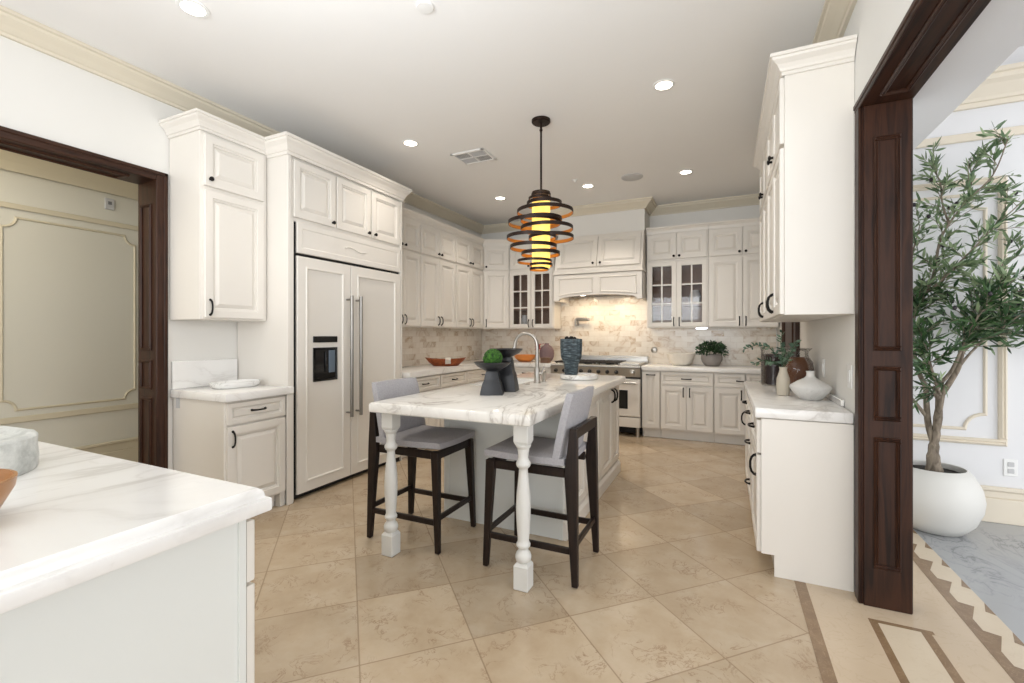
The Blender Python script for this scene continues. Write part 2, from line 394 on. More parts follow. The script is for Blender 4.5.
# dark doorway in the left wall
FR = [(0, 0), (0, 0.004), (0.012, -0.006), (0.02, -0.008)]
def rect_mould(m, u0, u1, v0, v1, f, wd=0.018, h=0.012):
    """applied bead frame around a sunk field"""
    for a, b, c, d in ((u0, u1, v0, v0+wd), (u0, u1, v1-wd, v1), (u0, u0+wd, v0+wd, v1-wd), (u1-wd, u1, v0+wd, v1-wd)):
        m.panel(a, b, c, d, [(0, -0.002), (0, h*0.5), (wd*0.3, h), (wd*0.49, h*0.7)], f)
dr = thing('door_1', 'dark mahogany cased opening in the left wall', 'doorway'); dr['kind'] = 'structure'
m = MB(); m.box(XL-0.005, XL+0.018, 1.854, 1.924, 0, 2.474, 0.005); m.box(XL-0.005, XL+0.026, 1.90, 1.926, 0, 2.474, 0.004)
m.build('casing', 'mahogany_upright', dr)
m = MB(); m.box(XL-0.005, XL+0.018, -0.6, 1.854, 2.41, 2.474, 0.005); m.box(XL-0.005, XL+0.026, -0.6, 1.926, 2.448, 2.474, 0.004)
m.build('head_casing', 'mahogany_beam', dr)
m = MB(); m.box(XL-0.215, XL+0.0, 1.854, 1.92, 0, 2.41)
f = lambda u, v, o: (u, 1.854-o, v)
for v0, v1 in ((0.14, 0.86), (0.92, 1.13), (1.20, 2.25)): rect_mould(m, XL-0.175, XL-0.04, v0, v1, f)
m.build('jamb', 'mahogany_upright', dr)
m = MB(); m.box(XL-0.215, XL, -0.6, 1.854, 2.41, 2.47)
f = lambda u, v, o: (u, v, 2.41-o)
rect_mould(m, XL-0.175, XL-0.04, -0.5, 1.72, f); m.build('head_jamb', 'mahogany_beam', dr)

# dark post and beam of the opening on the right
dr = thing('door_2', 'dark mahogany panelled post and beam of the opening to the right room', 'doorway'); dr['kind'] = 'structure'
m = MB(); m.box(0.600, 0.80, 2.735, 2.835, 0, 2.42); m.box(0.610, 0.795, 2.722, 2.74, 0, 2.42, 0.002)
f = lambda u, v, o: (u, 2.722-o, v)
for v0, v1 in ((0.19, 0.82), (0.90, 1.16), (1.235, 2.26)): rect_mould(m, 0.648, 0.752, v0, v1, f, 0.02, 0.013)
m.build('post', 'mahogany_upright', dr)
m = MB(); m.box(0.590, 0.602, 2.728, 2.80, 0, 2.45, 0.004); m.build('casing', 'mahogany_upright', dr)
m = MB(); m.box(0.598, 0.80, -3.5, 2.835, 2.42, 2.454); f = lambda u, v, o: (u, v, 2.42-o)
for a, b in ((2.62, 0.7), (0.55, -1.2)): rect_mould(m, 0.645, 0.755, b, a, f, 0.02, 0.013)
m.build('beam', 'mahogany_beam', dr)
m = MB(); m.box(0.588, 0.600, -3.5, 2.80, 2.418, 2.452, 0.004); m.box(0.583, 0.59, -3.5, 2.80, 2.434, 2.456, 0.003); m.build('head_casing', 'mahogany_beam', dr)

# dark door beyond the right-hand counter
dr = thing('door_3', 'dark wooden door in the right wall beyond the counter', 'door'); dr['kind'] = 'structure'
m = MB(); m.box(0.575, 0.599, 4.80, 5.74, 0.002, 2.15)
rect_mould(m, 4.93, 5.61, 1.1, 2.0, lambda u, v, o: (0.575-o, u, v), 0.03); rect_mould(m, 4.93, 5.61, 0.2, 0.95, lambda u, v, o: (0.575-o, u, v), 0.03)
m.build('door_panel', 'mahogany_upright', dr)
m = MB(); m.box(0.565, 0.599, 4.72, 4.80, 0.002, 2.23, 0.004); m.box(0.565, 0.599, 5.74, 5.82, 0.002, 2.23, 0.004); m.box(0.565, 0.599, 4.80, 5.74, 2.15, 2.23, 0.004)
m.build('casing', 'mahogany_upright', dr)

# hall wall mouldings seen through the left doorway
HX = -5.3
def hbead(m, y0, y1, z, h, o=0.02): m.box(HX+0.001, HX+o, y0, y1, z, z+h, 0.005)
m = MB(); hbead(m, -3.4, 6.6, 2.345, 0.045); hbead(m, -3.4, 6.6, 0.585, 0.05); struct('trim_5', m, 'hall_trim')
m = MB(); m.prism([(0.001, 2.65), (0.03, 2.65), (0.05, 2.72), (0.12, 2.86), (0.16, 3.0), (0.16, 3.019), (0.001, 3.019)], -3.4, 6.6, lambda u, v, d: (HX+u, d, v)); struct('trim_6', m, 'hall_trim')
m = MB(); m.box(HX+0.001, HX+0.025, -3.4, 6.6, 0.0, 0.20, 0.004); m.box(HX+0.001, HX+0.018, -3.4, 6.6, 0.20, 0.27, 0.004); m.box(HX+0.001, HX+0.032, -3.4, 6.6, 0.27, 0.30, 0.006)
struct('baseboard_left', m, 'hall_trim')
def notched(u0, u1, v0, v1, r, n=6):
    """rectangle with scooped corners"""
    P = []
    for cx, cy, a0 in ((u0, v0, 90), (u1, v0, 180), (u1, v1, 270), (u0, v1, 0)):
        for k in range(n+1):
            a = math.radians(a0 - 90*k/n); P.append((cx+r*math.cos(a), cy+r*math.sin(a)))
    return P
def mould_loop(m, P, f, wd=0.02, h=0.014):
    n = len(P); rr = []
    for i in range(n):
        a, b, c = Vector(P[i-1]), Vector(P[i]), Vector(P[(i+1) % n])
        d1, d2 = (b-a).normalized(), (c-b).normalized(); n1, n2 = Vector((d1.y, -d1.x)), Vector((d2.y, -d2.x))
        k = n1+n2; k = k/max(0.6, 1+n1.dot(n2))
        rr.append([Vector(f(b.x+k.x*o, b.y+k.y*o, t)) for o, t in ((-wd/2, -0.001), (-wd/2, h*0.5), (-wd*0.15, h), (wd*0.2, h*0.8), (wd/2, h*0.3), (wd/2, -0.001))])
    rr.append([v.copy() for v in rr[0]]); m.rings(rr, False, False)
m = MB()
for y0, y1 in ((0.5, 1.45), (1.58, 2.5), (2.63, 3.55)): mould_loop(m, notched(y0, y1, 0.69, 2.277, 0.085), lambda u, v, o: (HX+o, u, v))
struct('trim_7', m, 'hall_trim')

# right room wall mouldings
WY = 4.33
m = MB()
for x0, x1, z, h in ((0.81, 6, 2.69, 0.06),): m.box(x0, x1, WY-0.02, WY-0.001, z, z+h, 0.005)
m.prism([(0.001, 2.92), (0.025, 2.92), (0.03, 2.95), (0.045, 2.955), (0.05, 2.975), (0.10, 3.04), (0.13, 3.06), (0.135, 3.09), (0.155, 3.095), (0.155, 3.125), (0.001, 3.125)], 1.054, 6, lambda u, v, d: (d, WY-u, v))
struct('trim_8', m, 'pale_trim')
m = MB(); m.box(0.81, 6, WY-0.028, WY-0.001, 0, 0.17, 0.004); m.box(0.81, 6, WY-0.02, WY-0.001, 0.17, 0.22, 0.004); m.box(0.81, 6, WY-0.034, WY-0.001, 0.22, 0.25, 0.006)
struct('baseboard_right', m, 'pale_trim')
m = MB(); rect_mould(m, 0.86, 1.775, 0.535, 2.42, lambda u, v, o: (u, WY-o, v), 0.045, 0.03); rect_mould(m, 2.0, 3.4, 0.535, 2.42, lambda u, v, o: (u, WY-o, v), 0.045, 0.03)
mould_loop(m, notched(0.97, 1.665, 0.64, 2.31, 0.11), lambda u, v, o: (u, WY-o, v), 0.022)
struct('trim_9', m, 'pale_trim')

# ------------------------------------------------------------------ cabinet kit (local frame: x along the front, -y out of the front)
PAINT = 'cabinet_paint'
RP = [(0, 0.001), (0, 0.018), (0.003, 0.022), (0.052, 0.022), (0.054, 0.014), (0.066, 0.012), (0.068, 0.003), (0.076, 0.003), (0.078, 0.006), (0.100, 0.017), (0.102, 0.017)]
RPS = [(0, 0.001), (0, 0.018), (0.003, 0.022), (0.030, 0.022), (0.032, 0.013), (0.038, 0.011), (0.040, 0.004), (0.045, 0.004), (0.054, 0.012), (0.056, 0.012)]
def pull(parent, u, v, horiz=False, L=0.105, y0=-0.021, s=0.9):
    m = MB(); h = L/2
    pts = [(-h, 0.0), (-h*0.98, 0.012), (-h*0.72, 0.026), (-h*0.3, 0.033), (h*0.3, 0.033), (h*0.72, 0.026), (h*0.98, 0.012), (h, 0.0)]
    P = [((u+a, y0-o*s, v) if horiz else (u, y0-o*s, v+a)) for a, o in pts]
    m.tube(P, [0.0085, 0.007, 0.0065, 0.006, 0.006, 0.0065, 0.007, 0.0085], 8)
    for a in (-h, h): m.sphere((u+a, y0-0.004, v) if horiz else (u, y0-0.004, v+a), 0.010, 1, (1, 0.6, 1))
    return m.build('handle', 'black_iron', parent, 50)
def knob(parent, u, v, y0=-0.020):
    R = Matrix.Rotation(PI/2, 3, 'X')
    m = MB().lathe([(0.009, 0), (0.007, 0.010), (0.010, 0.016), (0.016, 0.020), (0.016, 0.026), (0.009, 0.031), (0, 0.032)], 14, (u, y0, v), 0, R)
    return m.build('knob', 'black_iron', parent, 40)
def door(root, x0, x1, z0, z1, hw=None, name='door', prof=None, mat=None):
    m = MB().panel(x0, x1, z0, z1, prof or (RPS if min(x1-x0, z1-z0) < 0.2 else RP))
    d = m.build(name, mat or PAINT, root, 20)
    if hw:
        if hw[0] == 'k': knob(d, hw[1], hw[2])
        else: pull(d, hw[1], hw[2], hw[0] == 'h', *(hw[3:] or (0.105,)))
    return d
def glass_door(root, x0, x1, z0, z1, cols=2, rows=3, hw=None):
    m = MB(); st = 0.058
    o = [(0, 0.001), (0, 0.017), (0.003, 0.020), (st-0.006, 0.020), (st, 0.013), (st, 0.001)]
    m.panel(x0, x1, z0, z1, o + [(0, 0.001)], cap=False, cap0=False)
    gx0, gx1, gz0, gz1 = x0+st, x1-st, z0+st, z1-st
    for i in range(1, cols):
        c = gx0+(gx1-gx0)*i/cols; m.box(c-0.009, c+0.009, -0.016, -0.002, gz0-0.002, gz1+0.002)
    for i in range(1, rows):
        c = gz0+(gz1-gz0)*i/rows; m.box(gx0-0.002, gx1+0.002, -0.0165, -0.0022, c-0.009, c+0.009)
    d = m.build('door', PAINT, root, 20)
    srt(gx0-0.004, gx1+0.004, -0.007, -0.004, gz0-0.004, gz1+0.004).build('pane', 'pane_glass', d)
    if hw: pull(d, hw[1], hw[2])
    return d
CROWN = [(0, 0), (0.010, 0), (0.010, 0.018), (0.018, 0.022), (0.022, 0.035), (0.034, 0.055), (0.056, 0.074), (0.060, 0.086), (0.068, 0.088), (0.068, 0.106), (0, 0.106)]
SMALL = [(0, 0), (0.008, 0), (0.010, 0.012), (0.014, 0.03), (0.026, 0.05), (0.036, 0.062), (0.040, 0.066), (0.040, 0.082), (0, 0.082)]
def prof_at(p, z): return [(o, z+h) for o, h in p]
def body(root, w, d, z0, z1, name='body', x0=0.0, b=0.002): return srt(x0, x0+w, 0, d, z0, z1, b=b).build(name, PAINT, root)
def open_body(root, w, d, z0, z1, shelves):
    m = MB(); t = 0.02
    m.box(0, t, 0, d, z0, z1); m.box(w-t, w, 0, d, z0, z1); m.box(t, w-t, 0, d, z0, z0+t); m.box(t, w-t, 0, d, z1-t, z1)
    m.box(t, 0.035, 0, 0.02, z0+t, z1-t); m.box(w-0.035, w-t, 0, 0.02, z0+t, z1-t)
    m.box(w/2-0.02, w/2+0.02, 0, 0.02, z0+t, z1-t)
    b = m.build('body', PAINT, root)
    m = MB(); m.box(t, w-t, d-0.012, d-0.002, z0+t, z1-t); m.box(t, t+0.004, 0.02, d-0.012, z0+t, z1-t); m.box(w-t-0.004, w-t, 0.02, d-0.012, z0+t, z1-t)
    m.build('lining', 'interior_wood', root)
    for z in shelves: srt(t+0.005, w-t-0.005, 0.03, d-0.013, z-0.009, z+0.009).build('shelf', 'interior_wood', root)
def cabinet(name, label, loc, deg, group=None, cat='cabinet'): return thing(name, label, cat, loc, math.radians(deg), group)
GW_L = 'wall cabinets along the left run'; GB_L = 'base cabinets along the left run'
GW_B = 'wall cabinets on the range wall'; GB_B = 'base cabinets on the range wall'; GW_R = 'wall cabinets above the right counter'; GB_R = 'base cabinets under the right counter'

# small station beside the left doorway
c = cabinet('base_cabinet', 'cream base cabinet with one drawer and one door between left doorway and refrigerator', (-3.075, 1.965, 0), 90)
body(c, 0.470, 0.59, 0.10, 0.853)
srt(0.02, 0.42, 0.05, 0.55, 0.001, 0.10).build('toe_kick', PAINT, c)
srt(0.425, 0.470, -0.004, 0.05, 0.001, 0.12).build('foot', PAINT, c)
srt(0.466, 0.518, -0.034, -0.0195, 0.001, 0.853, b=0.002).build('filler_strip', PAINT, c)
door(c, 0.012, 0.462, 0.695, 0.842, ('h', 0.237, 0.775), 'drawer')
door(c, 0.012, 0.462, 0.115, 0.680, ('v', 0.046, 0.595))
srt(-0.005, 0.0, 0.50, 0.54, 0.78, 0.85).build('outlet_plate', 'grey_plastic', c)
m = MB(); m.box(XL+0.002, -3.028, 1.945, 2.444, 0.855, 0.914, 0.008, 2); m.box(-3.056, -3.0285, 2.440, 2.484, 0.856, 0.913, 0.006); m.box(XL+0.002, XL+0.024, 1.955, 2.444, 0.914, 1.115, 0.003)
tag(m.build('countertop', 'counter_marble', None, 40), 'short white marble countertop with upright backsplash slab beside left doorway', 'countertop')
c = cabinet('wall_cabinet', 'white wall cabinet with small upper and tall lower door, beside left doorway', (-3.30, 1.942, 0), 90)
body(c, 0.505, 0.365, 1.42, 2.745)
door(c, 0.022, 0.470, 2.357, 2.715, ('k', 0.055, 2.405)); door(c, 0.022, 0.470, 1.432, 2.330, ('v', 0.055, 1.505))
MB().sweep([(0.0, 0.365), (0.0, -0.006), (0.505, -0.006)], prof_at(CROWN, 2.735), 1).map(lambda x, y, z: (x, y, z)).build('crown', PAINT, c)

# refrigerator surround and refrigerator
c = cabinet('refrigerator_surround', 'tall white cabinet surround over the built-in refrigerator with three upper doors', (-3.08, 2.452, 0), 90)
MB().box(0.0, 0.03, -0.02, 0.585, 0.001, 2.72, 0.002).box(0.03, 0.050, -0.02, 0.02, 0.001, 2.21).build('side_panel', PAINT, c)
srt(1.354, 1.374, -0.02, 0.585, 0.001, 2.72, b=0.002).build('side_panel', PAINT, c)
srt(0.03, 1.354, 0.0, 0.585, 2.21, 2.72).build('body', PAINT, c)
for x0, x1, k in ((0.058, 0.476, 0.44), (0.492, 0.908, 0.872), (0.924, 1.342, 0.960)): door(c, x0, x1, 2.240, 2.690, ('k', k, 2.275))
MB().sweep([(0.0, 0.212), (0.0, -0.02), (1.374, -0.02), (1.374, 0.255)], [(o*1.08, 2.708+h*1.27) for o, h in CROWN], 1).build('crown', PAINT, c)
c = thing('refrigerator', 'cream panelled built-in double-door refrigerator with water dispenser and steel bar handles', 'refrigerator', (-3.08, 2.534, 0), PI/2)
srt(0.0, 1.264, 0.005, 0.57, 0.02, 2.205).build('body', 'dark_gap', c)
srt(-0.020, -0.004, 0.004, 0.3, 0.02, 2.19).build('side_gasket', 'dark_gap', c)
m = MB().panel(0.003, 1.264, 1.962, 2.206, [(0, 0.001), (0, 0.018), (0.004, 0.022), (0.045, 0.022), (0.052, 0.018), (0.07, 0.018)])
m.tube([(0.50+0.26*k/12, -0.021, 2.085+0.014*math.sin(k/12*2*PI)*(1 if k < 6 else 1)) for k in range(13)], 0.006, 6)
m.build('grille_panel', PAINT, c, 25)
def fr_door(x0, x1, holes=()):
    m = MB().panel(x0, x1, 0.045, 1.938, [(0, 0.001), (0, 0.018), (0.004, 0.022), (0.078, 0.022), (0.082, 0.028), (0.092, 0.028), (0.098, 0.016), (0.11, 0.013)])
    return m.build('door', PAINT, c, 20)
d1 = fr_door(0.003, 0.566); d2 = fr_door(0.572, 1.264)
m = MB(); m.panel(0.158, 0.410, 0.925, 1.205, [(0, 0.010), (0, 0.024), (0.012, 0.026), (0.016, 0.022), (0.020, 0.014)])
dp = m.build('dispenser', 'black_glass', d1)
m = MB(); m.rings([[Vector((0.178, -0.015, z)), Vector((0.390, -0.015, z)), Vector((0.390, -0.019, z)), Vector((0.178, -0.019, z))] for z in (0.955, 1.19)]); m.box(0.275, 0.292, -0.030, -0.018, 1.0, 1.17, 0.004)
m.build('dispenser_recess', 'black_glass', d1); MB().box(0.315, 0.384, -0.026, -0.018, 0.99, 1.18, 0.004).build('dispenser_lever', 'slate_plastic', d1); srt(0.158, 0.410, -0.026, -0.012, 1.248, 1.300, b=0.003).build('display', 'black_glass', d1)
for d, x in ((d1, 0.520), (d2, 0.632)):
    m = MB(); m.tube([(x, -0.082, 0.585), (x, -0.082, 1.66)], 0.0155, 12)
    for z in (0.62, 1.625): m.tube([(x, -0.022, z), (x, -0.082, z)], 0.009, 8)
    m.build('handle', 'fridge_steel', d, 40)
srt(0.01, 1.26, 0.03, 0.10, 0.002, 0.045).build('toe_grille', 'dark_gap', c)
srt(1.20, 1.25, -0.015, 0.03, 0.002, 0.044).build('foot', 'dark_gap', c)

# left run, wall cabinets
for y0, wd, lab in ((3.836, 0.680, 'cream double-door wall cabinet with short doors above, immediately right of the refrigerator'),
                    (4.517, 0.794, 'cream double-door wall cabinet with short doors above, middle one of the left run'),
                    (5.313, 0.790, 'cream double-door wall cabinet with short doors above, touching the angled corner cabinet')):
    c = cabinet('wall_cabinet', lab, (-3.35, y0, 0), 90, GW_L); h = wd/2
    body(c, wd-0.002, 0.30, 1.405, 2.70)
    for i, (x0, x1) in enumerate(((0.008, h-0.003), (h+0.003, wd-0.010))):
        k = h-0.034 if i == 0 else h+0.034
        door(c, x0, x1, 1.418, 2.270, ('v', k, 1.490)); door(c, x0, x1, 2.305, 2.650, ('k', k, 2.345))
    MB().sweep([(0, -0.002), (wd-0.002, -0.002)], prof_at(SMALL, 2.685)).build('crown', PAINT, c)
# angled corner
A = Vector((-3.345, 6.106)); B = Vector((-3.004, 6.318)); ang = math.atan2(B.y-A.y, B.x-A.x); L = (B-A).length
c = thing('corner_cabinet', 'cream angled corner wall cabinet with one tall and one short door, left of glass doors', 'cabinet', (A.x, A.y, 0), ang)
def loc2(p):
    d = Vector(p)-A; return (d.x*math.cos(ang)+d.y*math.sin(ang), -d.x*math.sin(ang)+d.y*math.cos(ang))
poly = [loc2(p) for p in (A, B, (-3.004, 6.62), (-3.65, 6.62), (-3.65, 6.106))]
MB().rings([[Vector((x, y, z)) for x, y in poly] for z in (1.405, 2.70)]).build('body', PAINT, c)
door(c, 0.012, L-0.012, 1.418, 2.270, ('v', 0.046, 1.490)); door(c, 0.012, L-0.012, 2.305, 2.650, ('k', 0.046, 2.345))
MB().sweep([(0, -0.002), (L, -0.002)], prof_at(SMALL, 2.685)).build('crown', PAINT, c)

# range wall, wall cabinets
def glass_unit(x0, w, lab, crown_z, ret=None):
    c = cabinet('glass_cabinet', lab, (x0, 6.32, 0), 0, GW_B); h = w/2
    open_body(c, w, 0.30, 1.405, 2.285, (1.70, 1.99))
    body(c, w, 0.30, 2.286, crown_z+0.015, 'upper_body')
    for i, (a, b) in enumerate(((0.016, h-0.004), (h+0.004, w-0.016))):
        k = h-0.034 if i == 0 else h+0.034
        glass_door(c, a, b, 1.418, 2.275, hw=('v', k, 1.485)); door(c, a, b, 2.310, 2.645, ('k', k, 2.345))
    P = [(0, -0.002), (w, -0.002)]
    if ret == 'r': P = P + [(w, 0.30)]
    if ret == 'l': P = [(0, 0.30)] + P
    MB().sweep(P, prof_at(SMALL, crown_z)).build('crown', PAINT, c)
    return c
glass_unit(-3.0, 0.728, 'cream cabinet with glass-pane double doors, left of range hood', 2.685, 'r')
glass_unit(-0.955, 0.762, 'cream cabinet with glass-pane double doors, right of range hood', 2.66)
srt(0.615, 0.745, 0.02, 0.06, 1.388, 1.404, b=0.003).build('cabinet_light', 'under_lamp', bpy.data.objects['glass_cabinet.001'])
c = cabinet('wall_cabinet', 'cream double-door wall cabinet with short doors above, right of glass doors on range wall', (-0.190, 6.32, 0), 0, GW_B)
body(c, 0.775, 0.30, 1.405, 2.675)
for i, (a, b) in enumerate(((0.008, 0.384), (0.391, 0.767))):
    k = 0.352 if i == 0 else 0.423
    door(c, a, b, 1.418, 2.275, ('v', k, 1.485)); door(c, a, b, 2.310, 2.645, ('k', k, 2.345))
MB().sweep([(0, -0.002), (0.775, -0.002)], prof_at(SMALL, 2.66)).build('crown', PAINT, c)
# glassware behind the panes
for x, y, z, sc, lab in ((-2.80, 6.46, 1.427, 1.0, 'clear glass jar behind lower pane of left glass cabinet'), (-0.36, 6.46, 1.711, 1.1, 'clear glass jar behind middle pane of right glass cabinet')):
    tag(MB().lathe([(0.05*sc, 0), (0.062*sc, 0.02), (0.066*sc, 0.12), (0.045*sc, 0.17), (0.05*sc, 0.19), (0.046*sc, 0.188), (0.041*sc, 0.17), (0.061*sc, 0.12), (0.056*sc, 0.022), (0, 0.02)], 24, (x, y, z)).build('glass_jar', 'grey_plastic', None, 40), lab.replace('clear glass', 'pale'), 'jar')

# range hood
c = thing('range_hood', 'cream wooden range hood with arched valance and two small slanted doors', 'range hood', (-2.178, 6.05, 0))
W = 1.205
m = MB(); N = 20; y0, y1 = 0.0, 0.045
arch = [(0, 0), (0.07, 0)] + [(0.07+(W-0.14)*i/N, 0.035+0.040*math.sin(PI*i/N)**0.8 if 0 < i < N else 0.02) for i in range(N+1)] + [(W-0.07, 0), (W, 0)]
base = 1.785; top = 2.145
f = lambda u, v, d: (u, d, v)
vs0 = [[Vector((u, d, base+v)) for u, v in arch] for d in (y0, y1)]
for i in range(len(arch)-1):
    (u, v), (u2, v2) = arch[i], arch[i+1]
    if abs(u-u2) < 1e-6: continue
    m.face([(u, y0, base+v), (u2, y0, base+v2), (u2, y0, top), (u, y0, top)])
    m.face([(u, y1, base+v), (u2, y1, base+v2), (u2, y1, top), (u, y1, top)])
    m.face([(u, y0, base+v), (u2, y0, base+v2), (u2, y1, base+v2), (u, y1, base+v)])
m.box(0, 0.04, y1, 0.57, base, top); m.box(W-0.04, W, y1, 0.57, base, top)
m.box(0.04, W-0.04, y1, 0.57, 1.90, top)
m.build('valance', PAINT, c)
def arched_panel(u0, u1, rise_left):
    m = MB(); n = 10; lo = []
    for i in range(n+1):
        u = u0+(u1-u0)*i/n; t = (u-0.07)/(W-0.14); lo.append((u, base+0.075+0.040*math.sin(PI*t)**0.8))
    P = lo + [(u1, top-0.055), (u0, top-0.055)]; P = P[::-1]
    mould_loop(m, P, lambda u, v, o: (u, -o, v), 0.02, 0.012); m.build('panel_moulding', PAINT, c)
arched_panel(0.075, W/2-0.055, True); arched_panel(W/2+0.055, W-0.075, False)
m = MB(); m.box(-0.012, W+0.012, -0.02, 0.57, 2.15, 2.175, 0.004); m.box(-0.004, W+0.004, -0.010, 0.57, 2.175, 2.215, 0.004); m.build('mantel_shelf', PAINT, c)
m = MB(); m.rings([[Vector(p) for p in ((0.0, 0.02, 2.215), (W, 0.02, 2.215), (W, 0.57, 2.215), (0, 0.57, 2.215))], [Vector(p) for p in ((0.0, 0.15, 2.70), (W, 0.15, 2.70), (W, 0.57, 2.70), (0.0, 0.57, 2.70))]])
m.build('slanted_body', PAINT, c)
tilt = math.atan2(0.13, 0.485)
for i, (a, b, k) in enumerate(((0.04, W/2-0.004, W/2-0.05), (W/2+0.004, W-0.03, W/2+0.05))):
    d = MB().panel(a, b, 0.02, 0.465, RP).build('door', PAINT, c, 20, loc=(0, 0.019, 2.215), rot=(-tilt, 0, 0)); knob(d, k, 0.065)
srt(0.008, 1.213, 0.151, 0.585, 2.701, 3.098).build('chimney', 'wall_paint', c)
srt(0.10, W-0.10, 0.08, 0.54, 1.875, 1.898).build('filter', 'vent_dark', c)
for x in (0.35, 0.85):
    MB().lathe([(0.035, 1.868), (0.035, 1.874)], 16, (x, 0.22, 0)).build('hood_lamp', 'lamp_lens', c)
    l = bpy.data.lights.new('hood_spot', 'AREA'); l.shape = 'DISK'; l.size = 0.12; l.energy = 2.8; l.color = (1.0, 0.80, 0.55)
    lo = bpy.data.objects.new('hood_spot', l); COL.objects.link(lo); lo.parent = c; lo.location = (x, 0.25, 1.862)

# base cabinets on the range wall, right of the range
def base_unit(lab, loc, deg, w, d, parts, group, kick=True):
    c = cabinet('base_cabinet', lab, loc, deg, group)
    body(c, w-0.002, d, 0.115, 0.853)
    if kick: srt(0, w-0.002, 0.07, d, 0.001, 0.114).build('toe_kick', PAINT, c)
    for p in parts: door(c, *p[:4], p[4], *(p[5:]))
    return c
Y0 = 6.0
base_unit('narrow cream pull-out base cabinet right next to the range', (-0.968, Y0, 0), 0, 0.228, 0.60, [(0.008, 0.220, 0.135, 0.842, ('h', 0.114, 0.805, 0.10), 'drawer')], GB_B)
base_unit('cream base cabinet with one wide drawer above two doors, under the white bowl', (-0.738, Y0, 0), 0, 0.618, 0.60,
          [(0.008, 0.608, 0.692, 0.842, ('h', 0.308, 0.767), 'drawer'), (0.008, 0.304, 0.135, 0.672, ('v', 0.272, 0.60)), (0.311, 0.608, 0.135, 0.672, ('v', 0.345, 0.60))], GB_B)
base_unit('cream base cabinet with drawer and single door, at right end of range wall', (-0.118, Y0, 0), 0, 0.34, 0.60,
          [(0.008, 0.330, 0.692, 0.842, ('h', 0.29, 0.767, 0.09), 'drawer'), (0.008, 0.330, 0.135, 0.672, ('v', 0.292, 0.60))], GB_B)
base_unit('cream base cabinet tucked into the corner behind the right counter', (0.224, Y0, 0), 0, 0.36, 0.60, [(0.008, 0.350, 0.692, 0.842, ('h', 0.18, 0.767, 0.09), 'drawer'), (0.008, 0.350, 0.135, 0.672, ('v', 0.30, 0.60))], GB_B)
m = MB(); m.box(-0.968, 0.585, 5.962, 6.622, 0.857, 0.914, 0.008, 2)
tag(m.build('countertop', 'counter_marble', None, 40), 'white marble countertop right of the range holding the white bowl', 'countertop')

# base cabinets of the left run and left of the range
for y0, wd, lab in ((3.872, 0.608, 'cream base cabinet with drawer front, nearest the refrigerator in the left run'),
                    (4.482, 0.595, 'cream base cabinet with drawer front, second from the refrigerator in the left run'),
                    (5.079, 0.90, 'cream base cabinet with drawer front, third from the refrigerator in the left run')):
    h = wd/2
    base_unit(lab, (-3.04, y0, 0), 90, wd, 0.60, [(0.008, wd-0.01, 0.692, 0.842, ('h', h, 0.767), 'drawer'), (0.008, h-0.003, 0.135, 0.672, ('v', h-0.035, 0.60)), (h+0.003, wd-0.01, 0.135, 0.672, ('v', h+0.035, 0.60))], GB_L)
base_unit('cream base cabinet with drawer and doors, left of the range under the orange bowl', (-2.97, Y0, 0), 0, 0.782, 0.60,
          [(0.008, 0.772, 0.692, 0.842, ('h', 0.39, 0.767), 'drawer'), (0.008, 0.387, 0.135, 0.672, ('v', 0.355, 0.60)), (0.393, 0.772, 0.135, 0.672, ('v', 0.425, 0.60))], GB_B)
m = MB(); pl = [(XL+0.016, 3.872), (-2.995, 3.872), (-2.995, 5.962), (-2.188, 5.962), (-2.188, 6.622), (XL+0.016, 6.622)]
m.rings([[Vector((x, y, z)) for x, y in pl] for z in (0.857, 0.914)])
bmesh.ops.bevel(m.bm, geom=[e for e in m.bm.edges if abs(e.verts[0].co.z-e.verts[1].co.z) < 1e-6], offset=0.008, segments=2, profile=0.5, affect='EDGES')
tag(m.build('countertop', 'counter_marble', None, 40), 'L-shaped white marble countertop along the left run and left of range', 'countertop')

# right-hand run (local x runs towards the camera)
for i, (ye, lab) in enumerate(((4.440, 'white tall wall cabinet above right counter, farther from the dark post'), (3.640, 'white tall wall cabinet above right counter, beside the dark post'))):
    c = cabinet('wall_cabinet', lab, (0.290, ye, 0), -90, GW_R)
    body(c, 0.798, 0.306, 1.418, 2.74)
    for j, (a, b) in enumerate(((0.008, 0.396), (0.403, 0.792))):
        k = 0.362 if j == 0 else 0.437
        door(c, a, b, 1.424, 2.320, ('v', k, 1.505)); door(c, a, b, 2.345, 2.700, ('k', k, 2.395))
    P = [(0, -0.004), (0.798, -0.004)]; P = P + [(0.798, 0.306)] if i == 1 else [(0, 0.306)] + P
    MB().sweep(P, [(o, 2.705+h*0.95) for o, h in CROWN]).build('crown', PAINT, c)
    if i == 1:
        srt(0.786, 0.800, 0.30, 0.308, 1.418, 2.705).build('scribe', PAINT, c)
for ye, wd, parts, lab in (
    (4.400, 0.54, [(0.008, 0.530, 0.692, 0.842, ('h', 0.27, 0.767), 'drawer'), (0.008, 0.530, 0.135, 0.672, ('v', 0.045, 0.60))], 'white base cabinet with drawer and door at far end of right counter'),
    (3.858, 0.50, [(0.008, 0.490, 0.692, 0.842, ('h', 0.25, 0.767), 'drawer'), (0.008, 0.490, 0.42, 0.672, ('h', 0.25, 0.56), 'drawer'), (0.008, 0.490, 0.135, 0.40, ('h', 0.25, 0.28), 'drawer')], 'white base cabinet with three drawers in the middle of right counter'),
    (3.356, 0.512, [(0.008, 0.506, 0.662, 0.842, ('h', 0.255, 0.767), 'drawer'), (0.008, 0.506, 0.118, 0.648, ('v', 0.45, 0.58, 0.11))], 'white base cabinet with drawer and door beside the dark post')):
    c = base_unit(lab, (0.180, ye, 0), -90, wd, 0.415, parts, GB_R)
